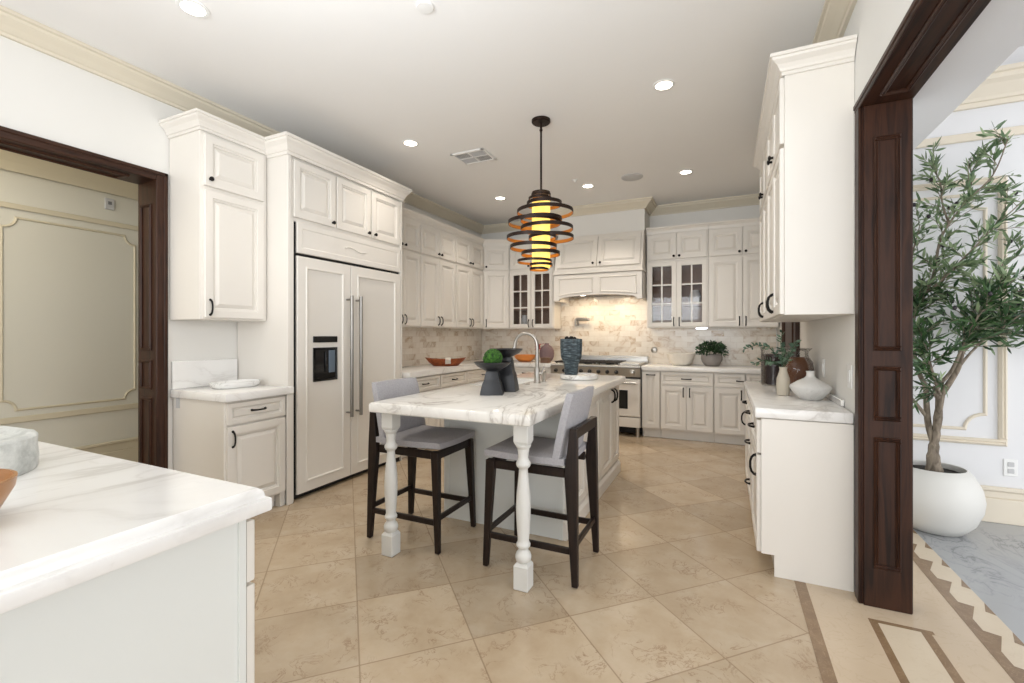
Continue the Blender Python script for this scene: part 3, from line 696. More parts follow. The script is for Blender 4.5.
MB().rings([[Vector((x, 2.836 if k else 2.8425, z)) for x, z in ((0.180, 0.116), (0.242, 0.116), (0.242, 0.001), (0.594, 0.001), (0.594, 0.853), (0.180, 0.853))] for k in (0, 1)]).map(lambda x, y, z: (3.356-y, x-0.180, z)).build('end_panel', PAINT, c)
m = MB(); m.box(0.148, 0.592, 2.822, 4.405, 0.857, 0.914, 0.008, 2); m.box(0.580, 0.597, 3.05, 4.405, 0.915, 0.950, 0.003)
tag(m.build('countertop', 'counter_marble', None, 40), 'white marble countertop of the right-hand run holding jars and vases', 'countertop')

# ------------------------------------------------------------------ range
c = thing('kitchen_range', 'professional stainless steel range with cream oven doors under the hood', 'range', (-2.182, 5.95, 0)); W = 1.208
srt(0.004, W-0.004, 0.03, 0.66, 0.12, 0.885).build('body', 'brushed_steel', c)
m = MB(); m.box(0.0, W, -0.03, 0.66, 0.886, 0.915, 0.006); m.build('cooktop', 'steel', c)
m = MB(); m.box(0.0, W, 0.61, 0.66, 0.915, 1.015, 0.006); m.box(0.0, W, 0.60, 0.62, 0.985, 1.015, 0.006); m.build('back_guard', 'steel', c)
m = MB(); m.prism([(-0.025, 0.772), (0.03, 0.772), (0.03, 0.884), (-0.045, 0.884)], 0.002, W-0.002, lambda u, v, d: (d, u, v)); m.build('control_panel', 'brushed_steel', c)
R = Matrix.Rotation(PI/2, 3, 'X')
for k in range(9):
    big = k == 8
    x = 0.08 + 0.118*k if not big else 1.11
    r = 0.034 if big else 0.021
    kn = MB().lathe([(r*1.25, 0), (r*1.25, 0.008), (r, 0.012), (r*0.9, 0.04), (r*0.7, 0.046), (0, 0.047)], 18, (x, -0.036, 0.828), 0, R).build('knob', 'steel' if big else 'black_satin', c, 40)
for k in range(3):
    m = MB(); x0 = 0.03+0.30*k
    for j in range(6): m.box(x0+0.018+0.048*j, x0+0.030+0.048*j, 0.03, 0.58, 0.935, 0.95, 0.003)
    for y in (0.03, 0.30, 0.57): m.box(x0+0.01, x0+0.285, y, y+0.012, 0.93, 0.948, 0.003)
    for y in (0.06, 0.55):
        for x in (x0+0.02, x0+0.26): m.box(x, x+0.012, y, y+0.012, 0.915, 0.934)
    g = m.build('burner_grate', 'cast_iron', c)
    m = MB()
    for y in (0.17, 0.44): m.lathe([(0.055, 0.916), (0.055, 0.926), (0.035, 0.930), (0.035, 0.934), (0, 0.934)], 18, (x0+0.147, y, 0))
    m.build('burner', 'cast_iron', g, 40)
srt(0.93, 1.19, 0.03, 0.58, 0.916, 0.945, b=0.006).build('griddle', 'steel', c)
def oven(x0, x1, win):
    d = MB().panel(x0, x1, 0.262, 0.742, [(0, -0.028), (0, 0.018), (0.008, 0.026), (0.03, 0.026)]).build('oven_door', PAINT, c, 25)
    srt(win[0], win[1], -0.030, -0.024, 0.36, 0.60, b=0.002).build('oven_window', 'black_glass', d)
    m = MB(); m.tube([(x0+0.04, -0.075, 0.695), (x1-0.04, -0.075, 0.695)], 0.013, 12)
    for x in (x0+0.06, x1-0.06): m.tube([(x, -0.02, 0.695), (x, -0.075, 0.695)], 0.01, 8)
    m.build('handle', 'steel', d, 40)
    MB().panel(x0, x1, 0.125, 0.250, [(0, -0.028), (0, 0.018), (0.008, 0.024), (0.02, 0.024)]).build('lower_panel', PAINT, c, 25)
oven(0.006, 0.735, (0.16, 0.58)); oven(0.745, 1.202, (0.86, 1.05))
srt(0.004, W-0.004, -0.002, 0.025, 0.748, 0.772).build('vent_slot', 'dark_gap', c)
for x in (0.04, 1.168):
    for y in (0.02, 0.60): MB().lathe([(0.022, 0.001), (0.022, 0.125)], 14, (x, y, 0)).build('foot', 'brushed_steel', c, 40)
srt(0.02, W-0.02, 0.16, 0.60, 0.02, 0.118).build('toe_kick', 'dark_gap', c)
# pot filler and round outlet on the wall tile
c = thing('pot_filler', 'folded steel pot filler faucet on marble tile above the range', 'faucet', (-2.02, YB-0.016, 1.50))
m = MB(); m.box(-0.035, 0.035, -0.012, 0, -0.05, 0.05, 0.006); m.tube([(0, -0.01, 0), (0, -0.06, 0)], 0.013, 10); m.build('wall_plate', 'brushed_steel', c, 40)
m = MB(); m.tube([(0, -0.06, -0.02), (0, -0.06, 0.05)], 0.014, 10); m.tube([(0, -0.06, 0.035), (0.20, -0.075, 0.035)], 0.020, 10); m.tube([(0.20, -0.075, 0.06), (0.20, -0.075, 0.02)], 0.014, 10); m.tube([(0.20, -0.075, 0.055), (0.02, -0.095, 0.055), (0.012, -0.095, 0.04), (0.012, -0.095, -0.06)], 0.014, 10)
m.build('arm', 'brushed_steel', c, 40)
tag(MB().lathe([(0.042, 0), (0.042, 0.006), (0.03, 0.012), (0, 0.012)], 20, (-0.90, YB-0.015, 1.10), 0, R).build('round_outlet', 'brushed_steel', None, 40), 'round steel outlet cover on marble tile right of the range', 'outlet')

# ------------------------------------------------------------------ island
c = thing('kitchen_island', 'white kitchen island with panelled side and two turned front legs', 'island', (-1.375, 3.2, 0))
X0, X1, Ya, Yb = -0.445, 0.435, -0.435, 1.20      # local extents of the body (front panel at y = 2.765)
m = MB(); m.box(X0, X1, Ya, Ya+0.03, 0.001, 0.853); m.box(X0, X1, Yb-0.03, Yb, 0.001, 0.853); m.box(X0, X0+0.005, Ya+0.03, Yb-0.03, 0.001, 0.853); m.box(X1-0.02, X1, Ya+0.03, Yb-0.03, 0.001, 0.853); m.build('body', 'island_paint', c)
m = MB(); m.box(X0-0.012, X0+0.03, Ya-0.004, Ya+0.02, 0.001, 0.853); m.box(X1-0.025, X1+0.004, Ya-0.004, Ya+0.02, 0.001, 0.853); m.build('corner_strip', 'island_paint', c)
fx = lambda u, v, o: (X1+o, u, v)
for a, b, nm in ((Ya+0.04, 0.04, 'side_panel'), (0.06, 0.46, 'side_panel'), (0.48, 0.90, 'door'), (0.91, 1.18, 'door')):
    d = MB().panel(a, b, 0.135, 0.842, RP, fx).build(nm, PAINT, c, 20)
    if nm == 'door':
        yy = 0.855 if a < 0.6 else 0.955
        m = MB(); P = [(-0.055, 0.018), (-0.054, 0.032), (-0.04, 0.047), (-0.015, 0.054), (0.015, 0.054), (0.04, 0.047), (0.054, 0.032), (0.055, 0.018)]
        m.tube([(X1+o, yy, 0.765+a2) for a2, o in P], 0.008, 8); m.build('handle', 'black_iron', d, 50)
m = MB(); m.prism([(0.001, 0.001), (0.030, 0.001), (0.030, 0.085), (0.022, 0.10), (0.016, 0.112), (0.004, 0.118), (0.001, 0.118)], Ya, Yb, lambda u, v, d: (X1+u, d, v)); m.build('baseboard', PAINT, c)
LEG = [(0.030, 0.136), (0.038, 0.145), (0.0415, 0.158), (0.0415, 0.172), (0.036, 0.186), (0.027, 0.196), (0.025, 0.206), (0.030, 0.214), (0.036, 0.220), (0.037, 0.230), (0.032, 0.238), (0.029, 0.250),
       (0.033, 0.30), (0.037, 0.36), (0.0385, 0.42), (0.036, 0.48), (0.030, 0.54), (0.0245, 0.59), (0.0225, 0.615), (0.025, 0.622), (0.034, 0.630), (0.038, 0.640), (0.038, 0.650), (0.031, 0.660), (0.026, 0.675), (0.0275, 0.70), (0.031, 0.715), (0.030, 0.722), (0.036, 0.730), (0.0405, 0.738), (0.0405, 0.746)]
for lx in (-0.436, 0.429):
    m = MB(); ly = -1.040; s = 0.040
    m.box(lx-s, lx+s, ly-s, ly+s, 0.002, 0.125, 0.003); m.rings([[Vector((lx+a*q, ly+b*q, z)) for a, b in ((-1, -1), (1, -1), (1, 1), (-1, 1))] for q, z in ((s-0.002, 0.124), (s*0.72, 0.138))])
    m.box(lx-s, lx+s, ly-s, ly+s, 0.758, 0.853, 0.003); m.rings([[Vector((lx+a*q, ly+b*q, z)) for a, b in ((-1, -1), (1, -1), (1, 1), (-1, 1))] for q, z in ((s*0.8, 0.744), (s-0.002, 0.759))])
    m.lathe(LEG, 28, (lx, ly, 0)); m.build('leg', 'pot_white', c, 35)
m = MB(); m.box(-0.38, 0.385, -1.055, -1.02, 0.79, 0.853); m.box(-0.445, -0.415, -0.99, Ya-0.005, 0.79, 0.853); m.box(0.42, 0.45, -0.99, Ya-0.005, 0.79, 0.853); m.map(lambda x, y, z: (x, y, z if z < 0.8 else z)); m.map(lambda x, y, z: (x, y, 0.838 if z < 0.8 else 0.853))
m.build('apron', 'island_paint', c)
# island counter with a sink cut-out
def slab_hole(x0, x1, y0, y1, hx0, hx1, hy0, hy1, z0, z1, bv):
    m = MB(); O = lambda q, z: [Vector(p) for p in ((x0+q, y0+q, z), (x1-q, y0+q, z), (x1-q, y1-q, z), (x0+q, y1-q, z))]
    Hh = lambda z: [Vector(p) for p in ((hx0, hy0, z), (hx1, hy0, z), (hx1, hy1, z), (hx0, hy1, z))]
    m.rings([Hh(z0), O(bv, z0), O(bv*0.3, z0+bv*0.3), O(0, z0+bv), O(0, z1-bv*1.6), O(bv*0.5, z1-bv*0.5), O(bv*1.6, z1), Hh(z1), Hh(z0)], False, False)
    return m
tag(slab_hole(-1.902, -0.872, 2.072, 4.46, -1.83, -1.50, 3.12, 3.80, 0.854, 0.914, 0.010).build('countertop', 'island_marble', None, 30), 'large veined white marble island countertop with overhang for stools', 'countertop')
m = MB(); a = [(-1.835, 3.115), (-1.495, 3.115), (-1.495, 3.805), (-1.835, 3.805)]; b2 = [(-1.82, 3.13), (-1.51, 3.13), (-1.51, 3.79), (-1.82, 3.79)]
m.rings([[Vector((x, y, 0.860)) for x, y in a], [Vector((x, y, 0.70)) for x, y in a], ], False, True); m.rings([[Vector((x, y, 0.860)) for x, y in a], [Vector((x, y, 0.860)) for x, y in b2], [Vector((x, y, 0.72)) for x, y in b2]], False, True)
tag(m.build('sink', 'porcelain'), 'white undermount sink set into the island countertop', 'sink')
c = thing('kitchen_faucet', 'brushed steel gooseneck faucet with side lever on the island', 'faucet', (-1.405, 3.49, 0.9145))
MB().lathe([(0.030, 0), (0.030, 0.008), (0.024, 0.014), (0.024, 0.10), (0.020, 0.12), (0.017, 0.13), (0, 0.13)], 20).build('base', 'brushed_steel', c, 40)
P = [(0, 0, 0.12), (0, 0, 0.30)] + [(-0.10+0.10*math.cos(t*PI/10), 0, 0.31+0.10*math.sin(t*PI/10)) for t in range(0, 10)] + [(-0.203, 0, 0.30), (-0.215, 0, 0.255)]
MB().tube(P, [0.0145]*(len(P)-2)+[0.0155, 0.019], 12).build('spout', 'brushed_steel', c, 50)
m = MB(); m.tube([(0, 0, 0.075), (0.035, 0.012, 0.08)], 0.015, 12); m.tube([(0.035, 0.012, 0.075), (0.05, 0.016, 0.12), (0.052, 0.018, 0.135)], [0.008, 0.007, 0.006], 8); m.build('lever', 'brushed_steel', c, 40)
tag(MB().lathe([(0.022, 0), (0.022, 0.01), (0.014, 0.014), (0.014, 0.065), (0.017, 0.07), (0.017, 0.085), (0.01, 0.092), (0, 0.092)], 16, (-1.395, 3.62, 0.9145)).build('soap_dispenser', 'brushed_steel', None, 40), 'short steel soap dispenser beside the gooseneck faucet', 'soap dispenser')
tag(MB().lathe([(0.022, 0), (0.022, 0.006), (0.014, 0.009), (0, 0.011)], 16, (-1.435, 3.35, 0.9145)).build('air_switch', 'brushed_steel', None, 40), 'small round steel button in the counter near the faucet', 'button')

# ------------------------------------------------------------------ counter stools (front towards +x)
def stool():
    r = thing('counter_stool', '', 'stool', group='grey counter stools at the island')
    def leg(pts, ws):
        m = MB(); rr = []
        for (x, y, z), (a, b) in zip(pts, ws): rr.append([Vector((x+sx*a, y+sy*b, z)) for sx, sy in ((-1, -1), (1, -1), (1, 1), (-1, 1))])
        m.rings(rr); bmesh.ops.bevel(m.bm, geom=list(m.bm.edges), offset=0.003, segments=1, profile=0.5, affect='EDGES'); m.build('leg', 'wenge', r)
    for sy in (-1, 1):
        leg([(0.262, 0.212*sy, 0.006), (0.236, 0.195*sy, 0.607)], [(0.015, 0.014), (0.027, 0.020)])
        leg([(-0.262, 0.212*sy, 0.006), (-0.238, 0.200*sy, 0.58), (-0.250, 0.192*sy, 0.82)], [(0.016, 0.015), (0.034, 0.020), (0.019, 0.017)])
        MB().box(-0.20, 0.215, 0.190*sy-0.011, 0.190*sy+0.011, 0.557, 0.605, 0.003).build('seat_rail', 'wenge', r)
        MB().box(-0.232, 0.236, 0.2065*sy-0.010, 0.2065*sy+0.010, 0.165, 0.198, 0.003).build('stretcher', 'wenge', r)
    MB().box(0.225, 0.250, -0.18, 0.18, 0.557, 0.605, 0.003).build('seat_rail', 'wenge', r)
    MB().box(0.243, 0.262, -0.20, 0.20, 0.19, 0.222, 0.003).build('stretcher', 'wenge', r)
    MB().box(-0.262, -0.243, -0.20, 0.20, 0.19, 0.222, 0.003).build('stretcher', 'wenge', r)
    MB().box(-0.268, -0.242, -0.180, 0.180, 0.765, 0.822, 0.003).build('back_rail', 'wenge', r)
    m = MB(); m.box(-0.5, 0.5, -0.5, 0.5, -0.5, 0.5)
    bmesh.ops.subdivide_edges(m.bm, edges=list(m.bm.edges), cuts=9, use_grid_fill=True)
    def seatf(x, y, z):
        u, v, t = x*2, y*2, z*2
        e = max(0.0, 1-0.12*max(abs(u), abs(v))**8)
        X = 0.035+0.245*u*(1-0.03*abs(v)**4); Yy = 0.222*v*(1-0.05*max(0, u)**4)
        th = 0.034*(1-0.5*max(abs(u)**8, abs(v)**8)) ; zc = 0.640+0.016*u*u*(1 if u > 0 else 0.2)-0.012*(1-v*v)*(0.5)
        return (X, Yy, zc+t*th-(0.012*max(0, u)**4))
    m.map(seatf); m.build('seat', 'grey_fabric', r, 60)
    m = MB(); m.box(-0.5, 0.5, -0.5, 0.5, -0.5, 0.5)
    bmesh.ops.subdivide_edges(m.bm, edges=list(m.bm.edges), cuts=9, use_grid_fill=True)
    def backf(x, y, z):
        t, v, h = x*2, y*2, (z+0.5)
        th = 0.029*(1-0.35*max(abs(v)**10, abs(2*h-1)**14))
        xc = -0.163-0.066*h-0.018*h*h+0.014*v*v
        return (xc+t*th, v*(0.222-0.006*h)*(1-0.04*abs(2*h-1)**8), 0.615+0.388*h)
    m.map(backf); m.build('backrest', 'grey_fabric', r, 60)
    return r
s = stool(); s.location = (-1.815, 2.485, 0); s['label'] = 'grey upholstered counter stool with dark legs, beside the refrigerator side of island'
dup(s, (-0.965, 2.485, 0), PI, 'grey upholstered counter stool with dark legs, its back turned to the open aisle')

# ------------------------------------------------------------------ near counter in the left foreground
c = thing('peninsula_cabinet', 'white cabinet block under the marble counter in the near left corner', 'cabinet', (-2.115, 0.302, 0.0))
srt(-1.15, 1.03, -0.6, 0.440, 0.10, 0.866).build('body', 'island_paint', c)
srt(-1.15, 1.03, -0.6, 0.40, 0.001, 0.099).build('toe_kick', 'island_paint', c)
srt(1.005, 1.036, 0.425, 0.443, 0.001, 0.866).build('corner_strip', 'island_paint', c)
for k in range(4):
    a = 1.034-0.50*(k+1)+0.006; b = 1.034-0.50*k-0.002
    g = lambda u, v, o: (u, 0.446+o*1.1, v)
    d = MB().panel(a, b, 0.690, 0.842, RPS, g).build('drawer', PAINT, c, 20); d2 = MB().panel(a, b, 0.125, 0.680, RP, g).build('door', PAINT, c, 20)
m = MB(); O = lambda q, z: [Vector(p) for p in ((-3.25, -0.40+q, z), (-1.040-q, -0.40+q, z), (-1.040-q, 0.787-q, z), (-3.25, 0.787-q, z))]
m.rings([O(0.002, 0.854), O(0, 0.858), O(0, 0.882), O(0.001, 0.886), O(0.010, 0.889), O(0.012, 0.893), O(0.012, 0.899), O(0.016, 0.908), O(0.024, 0.914)])
tag(m.build('countertop', 'counter_marble', None, 30, loc=(0, 0, 0.0125)), 'white marble countertop with stepped edge in the near left corner', 'countertop')
m = MB(); rr = []
for k, (q, z) in enumerate(((0.985, 0), (1.0, 0.006), (1.01, 0.03), (0.995, 0.055), (1.0, 0.078), (0.97, 0.084), (0.90, 0.084), (0.86, 0.076), (0.6, 0.070))):
    ring = []
    for i in range(64):
        t = 2*PI*i/64; rad = 1+0.02*math.sin(3*t+1)+0.012*math.sin(7*t)+0.012*noise.noise(Vector((math.cos(t)*6, math.sin(t)*6, z*60)))
        se = 2.5; cc, ss = math.cos(t), math.sin(t); sup = (abs(cc)**se+abs(ss)**se)**(-1/se)
        ring.append(Vector((0.225*q*rad*sup*cc, 0.205*q*rad*sup*ss, z*1.2)))
    rr.append(ring)
m.rings(rr)
tag(m.build('stone_tray', 'stone_tray', None, 50, loc=(-1.930, 0.425, 0.927), rot=(0, 0, 0.12)), 'chunky grey-white stone tray on the near left counter', 'tray')
m = MB().lathe([(0.05, 0), (0.075, 0.006), (0.105, 0.03), (0.125, 0.07), (0.128, 0.092), (0.122, 0.093), (0.118, 0.075), (0.095, 0.036), (0.06, 0.016), (0, 0.014)], 40)
tag(m.build('horn_bowl', 'horn_brown', None, 50, loc=(-1.388, 0.305, 0.927)), 'glossy brown bowl at the edge of the near left counter', 'bowl')

# ------------------------------------------------------------------ pendant and ceiling fittings
c = thing('pendant_lamp', 'bronze pendant of offset rings around a glowing amber cylinder, above the island', 'pendant lamp', (-1.387, 3.533, CZ))
MB().lathe([(0.078, -0.001), (0.078, -0.020), (0.070, -0.028), (0.02, -0.03), (0, -0.03)], 28).build('canopy', 'bronze', c, 40)
m = MB(); m.tube([(0, 0, -0.028), (0, 0, -0.10)], 0.010, 10); m.tube([(0, 0, -0.095), (0, 0, -0.60)], 0.0085, 10); m.sphere((0, 0, -0.085), 0.014, 2); m.build('rod', 'bronze', c, 50)
MB().lathe([(0.0, -0.602), (0.076, -0.602), (0.076, -0.612), (0.0, -0.612)], 28).build('cap', 'bronze', c, 40)
glow = MB().lathe([(0.0, -0.665), (0.076, -0.665), (0.076, -1.225), (0.070, -1.235), (0.0, -1.235)], 32).build('lamp_shade', 'amber_glow', c, 40)
rd = Vector((0.905, 0.424, 0)); fd = Vector((-0.424, 0.905, 0))
RINGS = [(183, 342, 35, 0), (179, 355, 41, 0), (195, 371, 63, 6), (197, 404, 100, -8), (160, 438, 95, 8), (183, 432, 74, -10), (204, 460, 94, 5), (148, 495, 88, -6), (220, 492, 81, 10), (156, 527, 84, 4), (181, 553, 69, -8), (160, 578, 62, 6), (183, 592, 41, 0), (176, 607, 34, 0)]
for cx, yy, r, dep in RINGS:
    z = 1.31+(335-(100+yy/3.59))/455*3.788-CZ; R0 = r*0.00232; off = rd*((cx-183)*0.00232)+fd*(dep*0.00232); hb = 0.0145 if 62 < r else 0.0105
    m = MB(); n = 48; rr = []
    for i in range(n+1):
        t = 2*PI*i/n; d = Vector((math.cos(t), math.sin(t), 0))
        rr.append([off+d*q+Vector((0, 0, z+h)) for q, h in ((R0, -hb), (R0, hb), (R0-0.003, hb), (R0-0.003, -hb))])
    m.rings(rr, False, False); ro = m.build('ring', 'bronze', c, 40)
    m = MB(); rr = []
    for i in range(n+1):
        t = 2*PI*i/n; d = Vector((math.cos(t), math.sin(t), 0))
        rr.append([off+d*q+Vector((0, 0, z+h)) for q, h in ((R0-0.0032, -hb*0.97), (R0-0.0032, hb*0.97), (R0-0.0045, hb*0.97), (R0-0.0045, -hb*0.97))])
    m.rings(rr, False, False); m.build('ring_lining', 'gold_leaf', ro, 40)

r = thing('recessed_light', '', 'ceiling light', group='recessed ceiling lights')
MB().lathe([(0.058, -0.006), (0.064, -0.007), (0.078, -0.005), (0.080, -0.001), (0.058, -0.001)], 32, cap0=False, cap1=False).build('trim_ring', 'white_plastic', r, 40)
MB().lathe([(0.0575, -0.001), (0.0575, -0.004), (0.045, -0.006), (0, -0.006)], 32).build('lens', 'lamp_lens', r, 40)
LG = [(-2.637, 1.515, 'recessed ceiling light above the left doorway'), (-0.396, 3.41, 'recessed ceiling light nearest the right wall cabinets'), (-2.655, 3.44, 'recessed ceiling light in front of the refrigerator crown'),
      (-2.66, 5.32, 'recessed ceiling light in far left corner of kitchen'), (-1.49, 5.33, 'recessed ceiling light just right of the pendant rings'), (-0.39, 5.33, 'recessed ceiling light in far right corner of kitchen')]
def spot(x, y, e=14):
    l = bpy.data.lights.new('downlight', 'SPOT'); l.energy = e; l.color = (1.0, 0.90, 0.79); l.spot_size = math.radians(125); l.spot_blend = 0.9; l.shadow_soft_size = 0.06
    o = bpy.data.objects.new('downlight', l); COL.objects.link(o); o.location = (x, y, CZ-0.02); return o
for i, (x, y, lab) in enumerate(LG):
    if i == 0: r.location = (x, y, CZ); r['label'] = lab
    else: dup(r, (x, y, CZ), 0, lab)
    spot(x, y, 24 if y < 4 else 40)
tag(MB().lathe([(0.048, -0.001), (0.048, -0.006), (0.044, -0.012), (0.02, -0.014), (0, -0.014)], 28).build('smoke_detector', 'white_plastic', None, 40, loc=(-1.478, 2.041, CZ)), 'round white smoke detector on ceiling near the camera', 'smoke detector')
tag(MB().lathe([(0.12, -0.001), (0.12, -0.006), (0.112, -0.009), (0.0, -0.008)], 36).build('ceiling_speaker', 'grey_plastic', None, 40, loc=(-0.954, 5.245, CZ)), 'round grey speaker grille in the ceiling before the hood', 'speaker')
tag(MB().lathe([(0.032, -0.001), (0.032, -0.006), (0.012, -0.008), (0.012, -0.022), (0.02, -0.024), (0, -0.026)], 20).build('sprinkler_head', 'white_plastic', None, 40, loc=(-1.569, 5.067, CZ)), 'small fire sprinkler head in the ceiling beyond the pendant', 'sprinkler')
c = thing('ceiling_vent', 'white rectangular ceiling air vent with four louvred quarters', 'vent', (-2.28, 3.968, CZ))
m = MB(); w2, h2 = 0.185, 0.150
m.box(-w2, w2, -h2, -h2+0.03, -0.012, -0.001, 0.003); m.box(-w2, w2, h2-0.03, h2, -0.012, -0.001, 0.003); m.box(-w2, -w2+0.03, -h2, h2, -0.012, -0.001, 0.003); m.box(w2-0.03, w2, -h2, h2, -0.012, -0.001, 0.003)
m.box(-0.008, 0.008, -h2, h2, -0.010, -0.001); m.box(-w2, w2, -0.008, 0.008, -0.010, -0.001); m.build('frame', 'white_plastic', c)
srt(-w2+0.02, w2-0.02, -h2+0.02, h2-0.02, -0.003, -0.0005).build('duct', 'vent_dark', c)
m = MB()
for i in range(7):
    for sx in (-1, 1):
        for sy in (-1, 1):
            if sx*sy > 0: x = sx*(0.02+0.02*i); m.box(x-0.005, x+0.005, min(sy*0.012, sy*0.12), max(sy*0.012, sy*0.12), -0.009, -0.004)
            else: y = sy*(0.018+0.015*i); m.box(min(sx*0.012, sx*0.155), max(sx*0.012, sx*0.155), y-0.004, y+0.004, -0.009, -0.004)
m.build('louvre', 'grey_plastic', c)

# ------------------------------------------------------------------ things on the island
def pedestal(name, loc, lab, rd_, h, bw, tw, rz):
    c = thing(name, lab, 'pedestal bowl', loc, rz)
    m = MB(); rr = []
    for k in range(11):
        t = k/10; wq = bw*(1-t)**0.55*0.55+tw*0.5+(bw*0.5-tw*0.5)*0.0 if False else tw+(bw-tw)*(1-t**1.25)
        wq *= 1-0.10*math.sin(PI*min(1, t*1.1))*(t > 0.5)
        rr.append([Vector((wq*x, wq*0.9*y, h*t)) for x, y in ((-0.5, -0.42), (-0.1, -0.5), (0.5, -0.36), (0.5, 0.5), (-0.42, 0.5))])
    m.rings(rr); m.build('base', 'black_satin', c, 25)
    MB().lathe([(tw*0.35, h-0.002), (rd_*0.45, h+0.008), (rd_*0.8, h+0.032), (rd_, h+0.058), (rd_*0.98, h+0.061), (rd_*0.75, h+0.042), (rd_*0.4, h+0.022), (0, h+0.018)], 32).build('dish', 'black_satin', c, 40)
    return c
pedestal('pedestal_bowl', (-1.405, 2.69, 0.9145), 'shorter black pedestal bowl on the island, holding a moss ball', 0.125, 0.155, 0.150, 0.075, 0.35)
pedestal('pedestal_bowl', (-1.405, 2.90, 0.9145), 'taller black pedestal bowl on the island behind the moss ball', 0.120, 0.238, 0.160, 0.080, 0.2)
m = MB(); m.sphere((0, 0, 0), 0.063, 5)
for v in m.bm.verts: v.co *= 1+0.10*noise.noise(v.co*70)+0.05*noise.noise(v.co*150)
tag(m.build('moss_ball', 'moss', None, 60, loc=(-1.400, 2.69, 1.155)), 'green moss ball resting in the shorter black bowl', 'ornament')
tag(MB().lathe([(0.163, 0), (0.169, 0.004), (0.170, 0.036), (0.166, 0.042), (0.157, 0.042), (0.153, 0.034), (0, 0.033)], 48).build('round_tray', 'tray_marble', None, 40, loc=(-1.20, 3.995, 0.9145)), 'round white tray on the island under the teal pot', 'tray')
c = thing('planter', 'dark teal ribbed square planter on round white tray', 'planter', (-1.285, 4.03, 0.9490), 0.35)
m = MB(); rr = []
for hw, z in ((0.056, 0), (0.060, 0.015), (0.064, 0.10), (0.080, 0.13), (0.092, 0.16), (0.097, 0.24), (0.098, 0.318), (0.096, 0.325), (0.088, 0.325), (0.086, 0.29)):
    ring = []
    for i in range(96):
        t = 2*PI*i/96; se = 4.5; cc, ss = math.cos(t), math.sin(t); q = (abs(cc)**se+abs(ss)**se)**(-1/se)*(1+0.018*(1 if (i//2) % 2 else -1))
        ring.append(Vector((hw*q*cc, hw*q*ss, z)))
    rr.append(ring)
m.rings(rr); m.build('pot', 'teal_glaze', c, 30)
m = MB()
for i in range(26):
    a = random.random()*2*PI; r2 = random.random()**0.5*0.07; m.sphere((r2*math.cos(a), r2*math.sin(a), 0.305+random.random()*0.03), 0.018, 1)
m.build('moss_filling', 'soil', c, 60)

# ------------------------------------------------------------------ things on the left and back counters
CT = 0.9145
m = MB(); rr = []
def boat(m, L_, Wd, Hh, th=0.012):
    rr = []
    for q, z in ((0.55, 0), (0.62, 0.004), (0.84, Hh*0.5), (1.0, Hh), (0.97, Hh), (0.80, Hh*0.52), (0.55, th), (0.02, th)):
        ring = []
        for i in range(40):
            t = 2*PI*i/40; lift = 0.025*abs(math.cos(t))**3*(z/Hh); ring.append(Vector((L_*q*math.cos(t), Wd*q*math.sin(t), z+lift)))
        rr.append(ring)
    m.rings(rr); return m
c = thing('wooden_bowl', 'long red-brown wooden bowl with a pale cloth over rim, on left counter', 'bowl', (-3.25, 4.93, CT), PI*0.16)
boat(m, 0.265, 0.12, 0.085).build('bowl', 'salad_bowl_wood', c, 50)
m = MB(); rr = []
for k in range(9):
    t = -1+2*k/8; y = -0.128*t*1.0; z = 0.088+0.012*(1-t*t) if abs(t) < 0.95 else 0.03
    if abs(t) >= 0.7: z = 0.09-0.06*(abs(t)-0.7)/0.3; y = -0.13*(t/abs(t))*(0.9+0.1*(1-abs(t))*0)
    rr.append([Vector((0.04+dx, y, z+dz)) for dx, dz in ((-0.035, 0), (0.035, 0.003), (0.035, 0.007), (-0.035, 0.004))])
m.rings(rr); m.build('cloth', 'ivory_ceramic', c, 60)
tag(MB().lathe([(0.07, 0), (0.09, 0.005), (0.14, 0.045), (0.17, 0.10), (0.166, 0.10), (0.135, 0.05), (0.08, 0.014), (0, 0.012)], 36).build('fruit_bowl', 'orange_wood', None, 50, loc=(-2.70, 6.22, CT)), 'orange wooden bowl on the counter behind the faucet', 'bowl')
c = thing('vase', 'round mauve stoneware disc vase with red bloom, left of the range', 'vase', (-2.39, 6.32, CT), 0.4)
m = MB(); m.lathe([(0.03, 0), (0.08, 0.02), (0.105, 0.07), (0.11, 0.12), (0.105, 0.17), (0.08, 0.22), (0.035, 0.25), (0.03, 0.275), (0.022, 0.275), (0.022, 0.25), (0, 0.24)], 32); m.map(lambda x, y, z: (x, y*0.45, z)); m.build('body', 'mauve_stoneware', c, 50)
m = MB()
m.tube([(0, 0, 0.24), (-0.05, -0.02, 0.27), (-0.12, -0.04, 0.245)], 0.004, 6)
for k in range(14):
    a = 2*PI*k/14; b = random.uniform(0.03, 0.06); cx, cy, cz = -0.13, -0.05, 0.225
    d = Vector((math.cos(a)*0.8-0.3, -0.4+0.3*math.sin(3*a), math.sin(a))).normalized(); s1 = d.cross(Vector((0, 1, 0))).normalized()*0.016
    p = Vector((cx, cy, cz)); m.face([p, p+d*b*0.6+s1, p+d*b*1.5, p+d*b*0.6-s1])
m.build('bloom', 'red_petal', c)
tag(MB().box(-0.06, 0.06, -0.05, 0.05, 0, 0.075, 0.004).build('wooden_box', 'walnut_block', None, loc=(-2.31, 6.06, CT)), 'small dark wooden block left of the range cooktop', 'box')

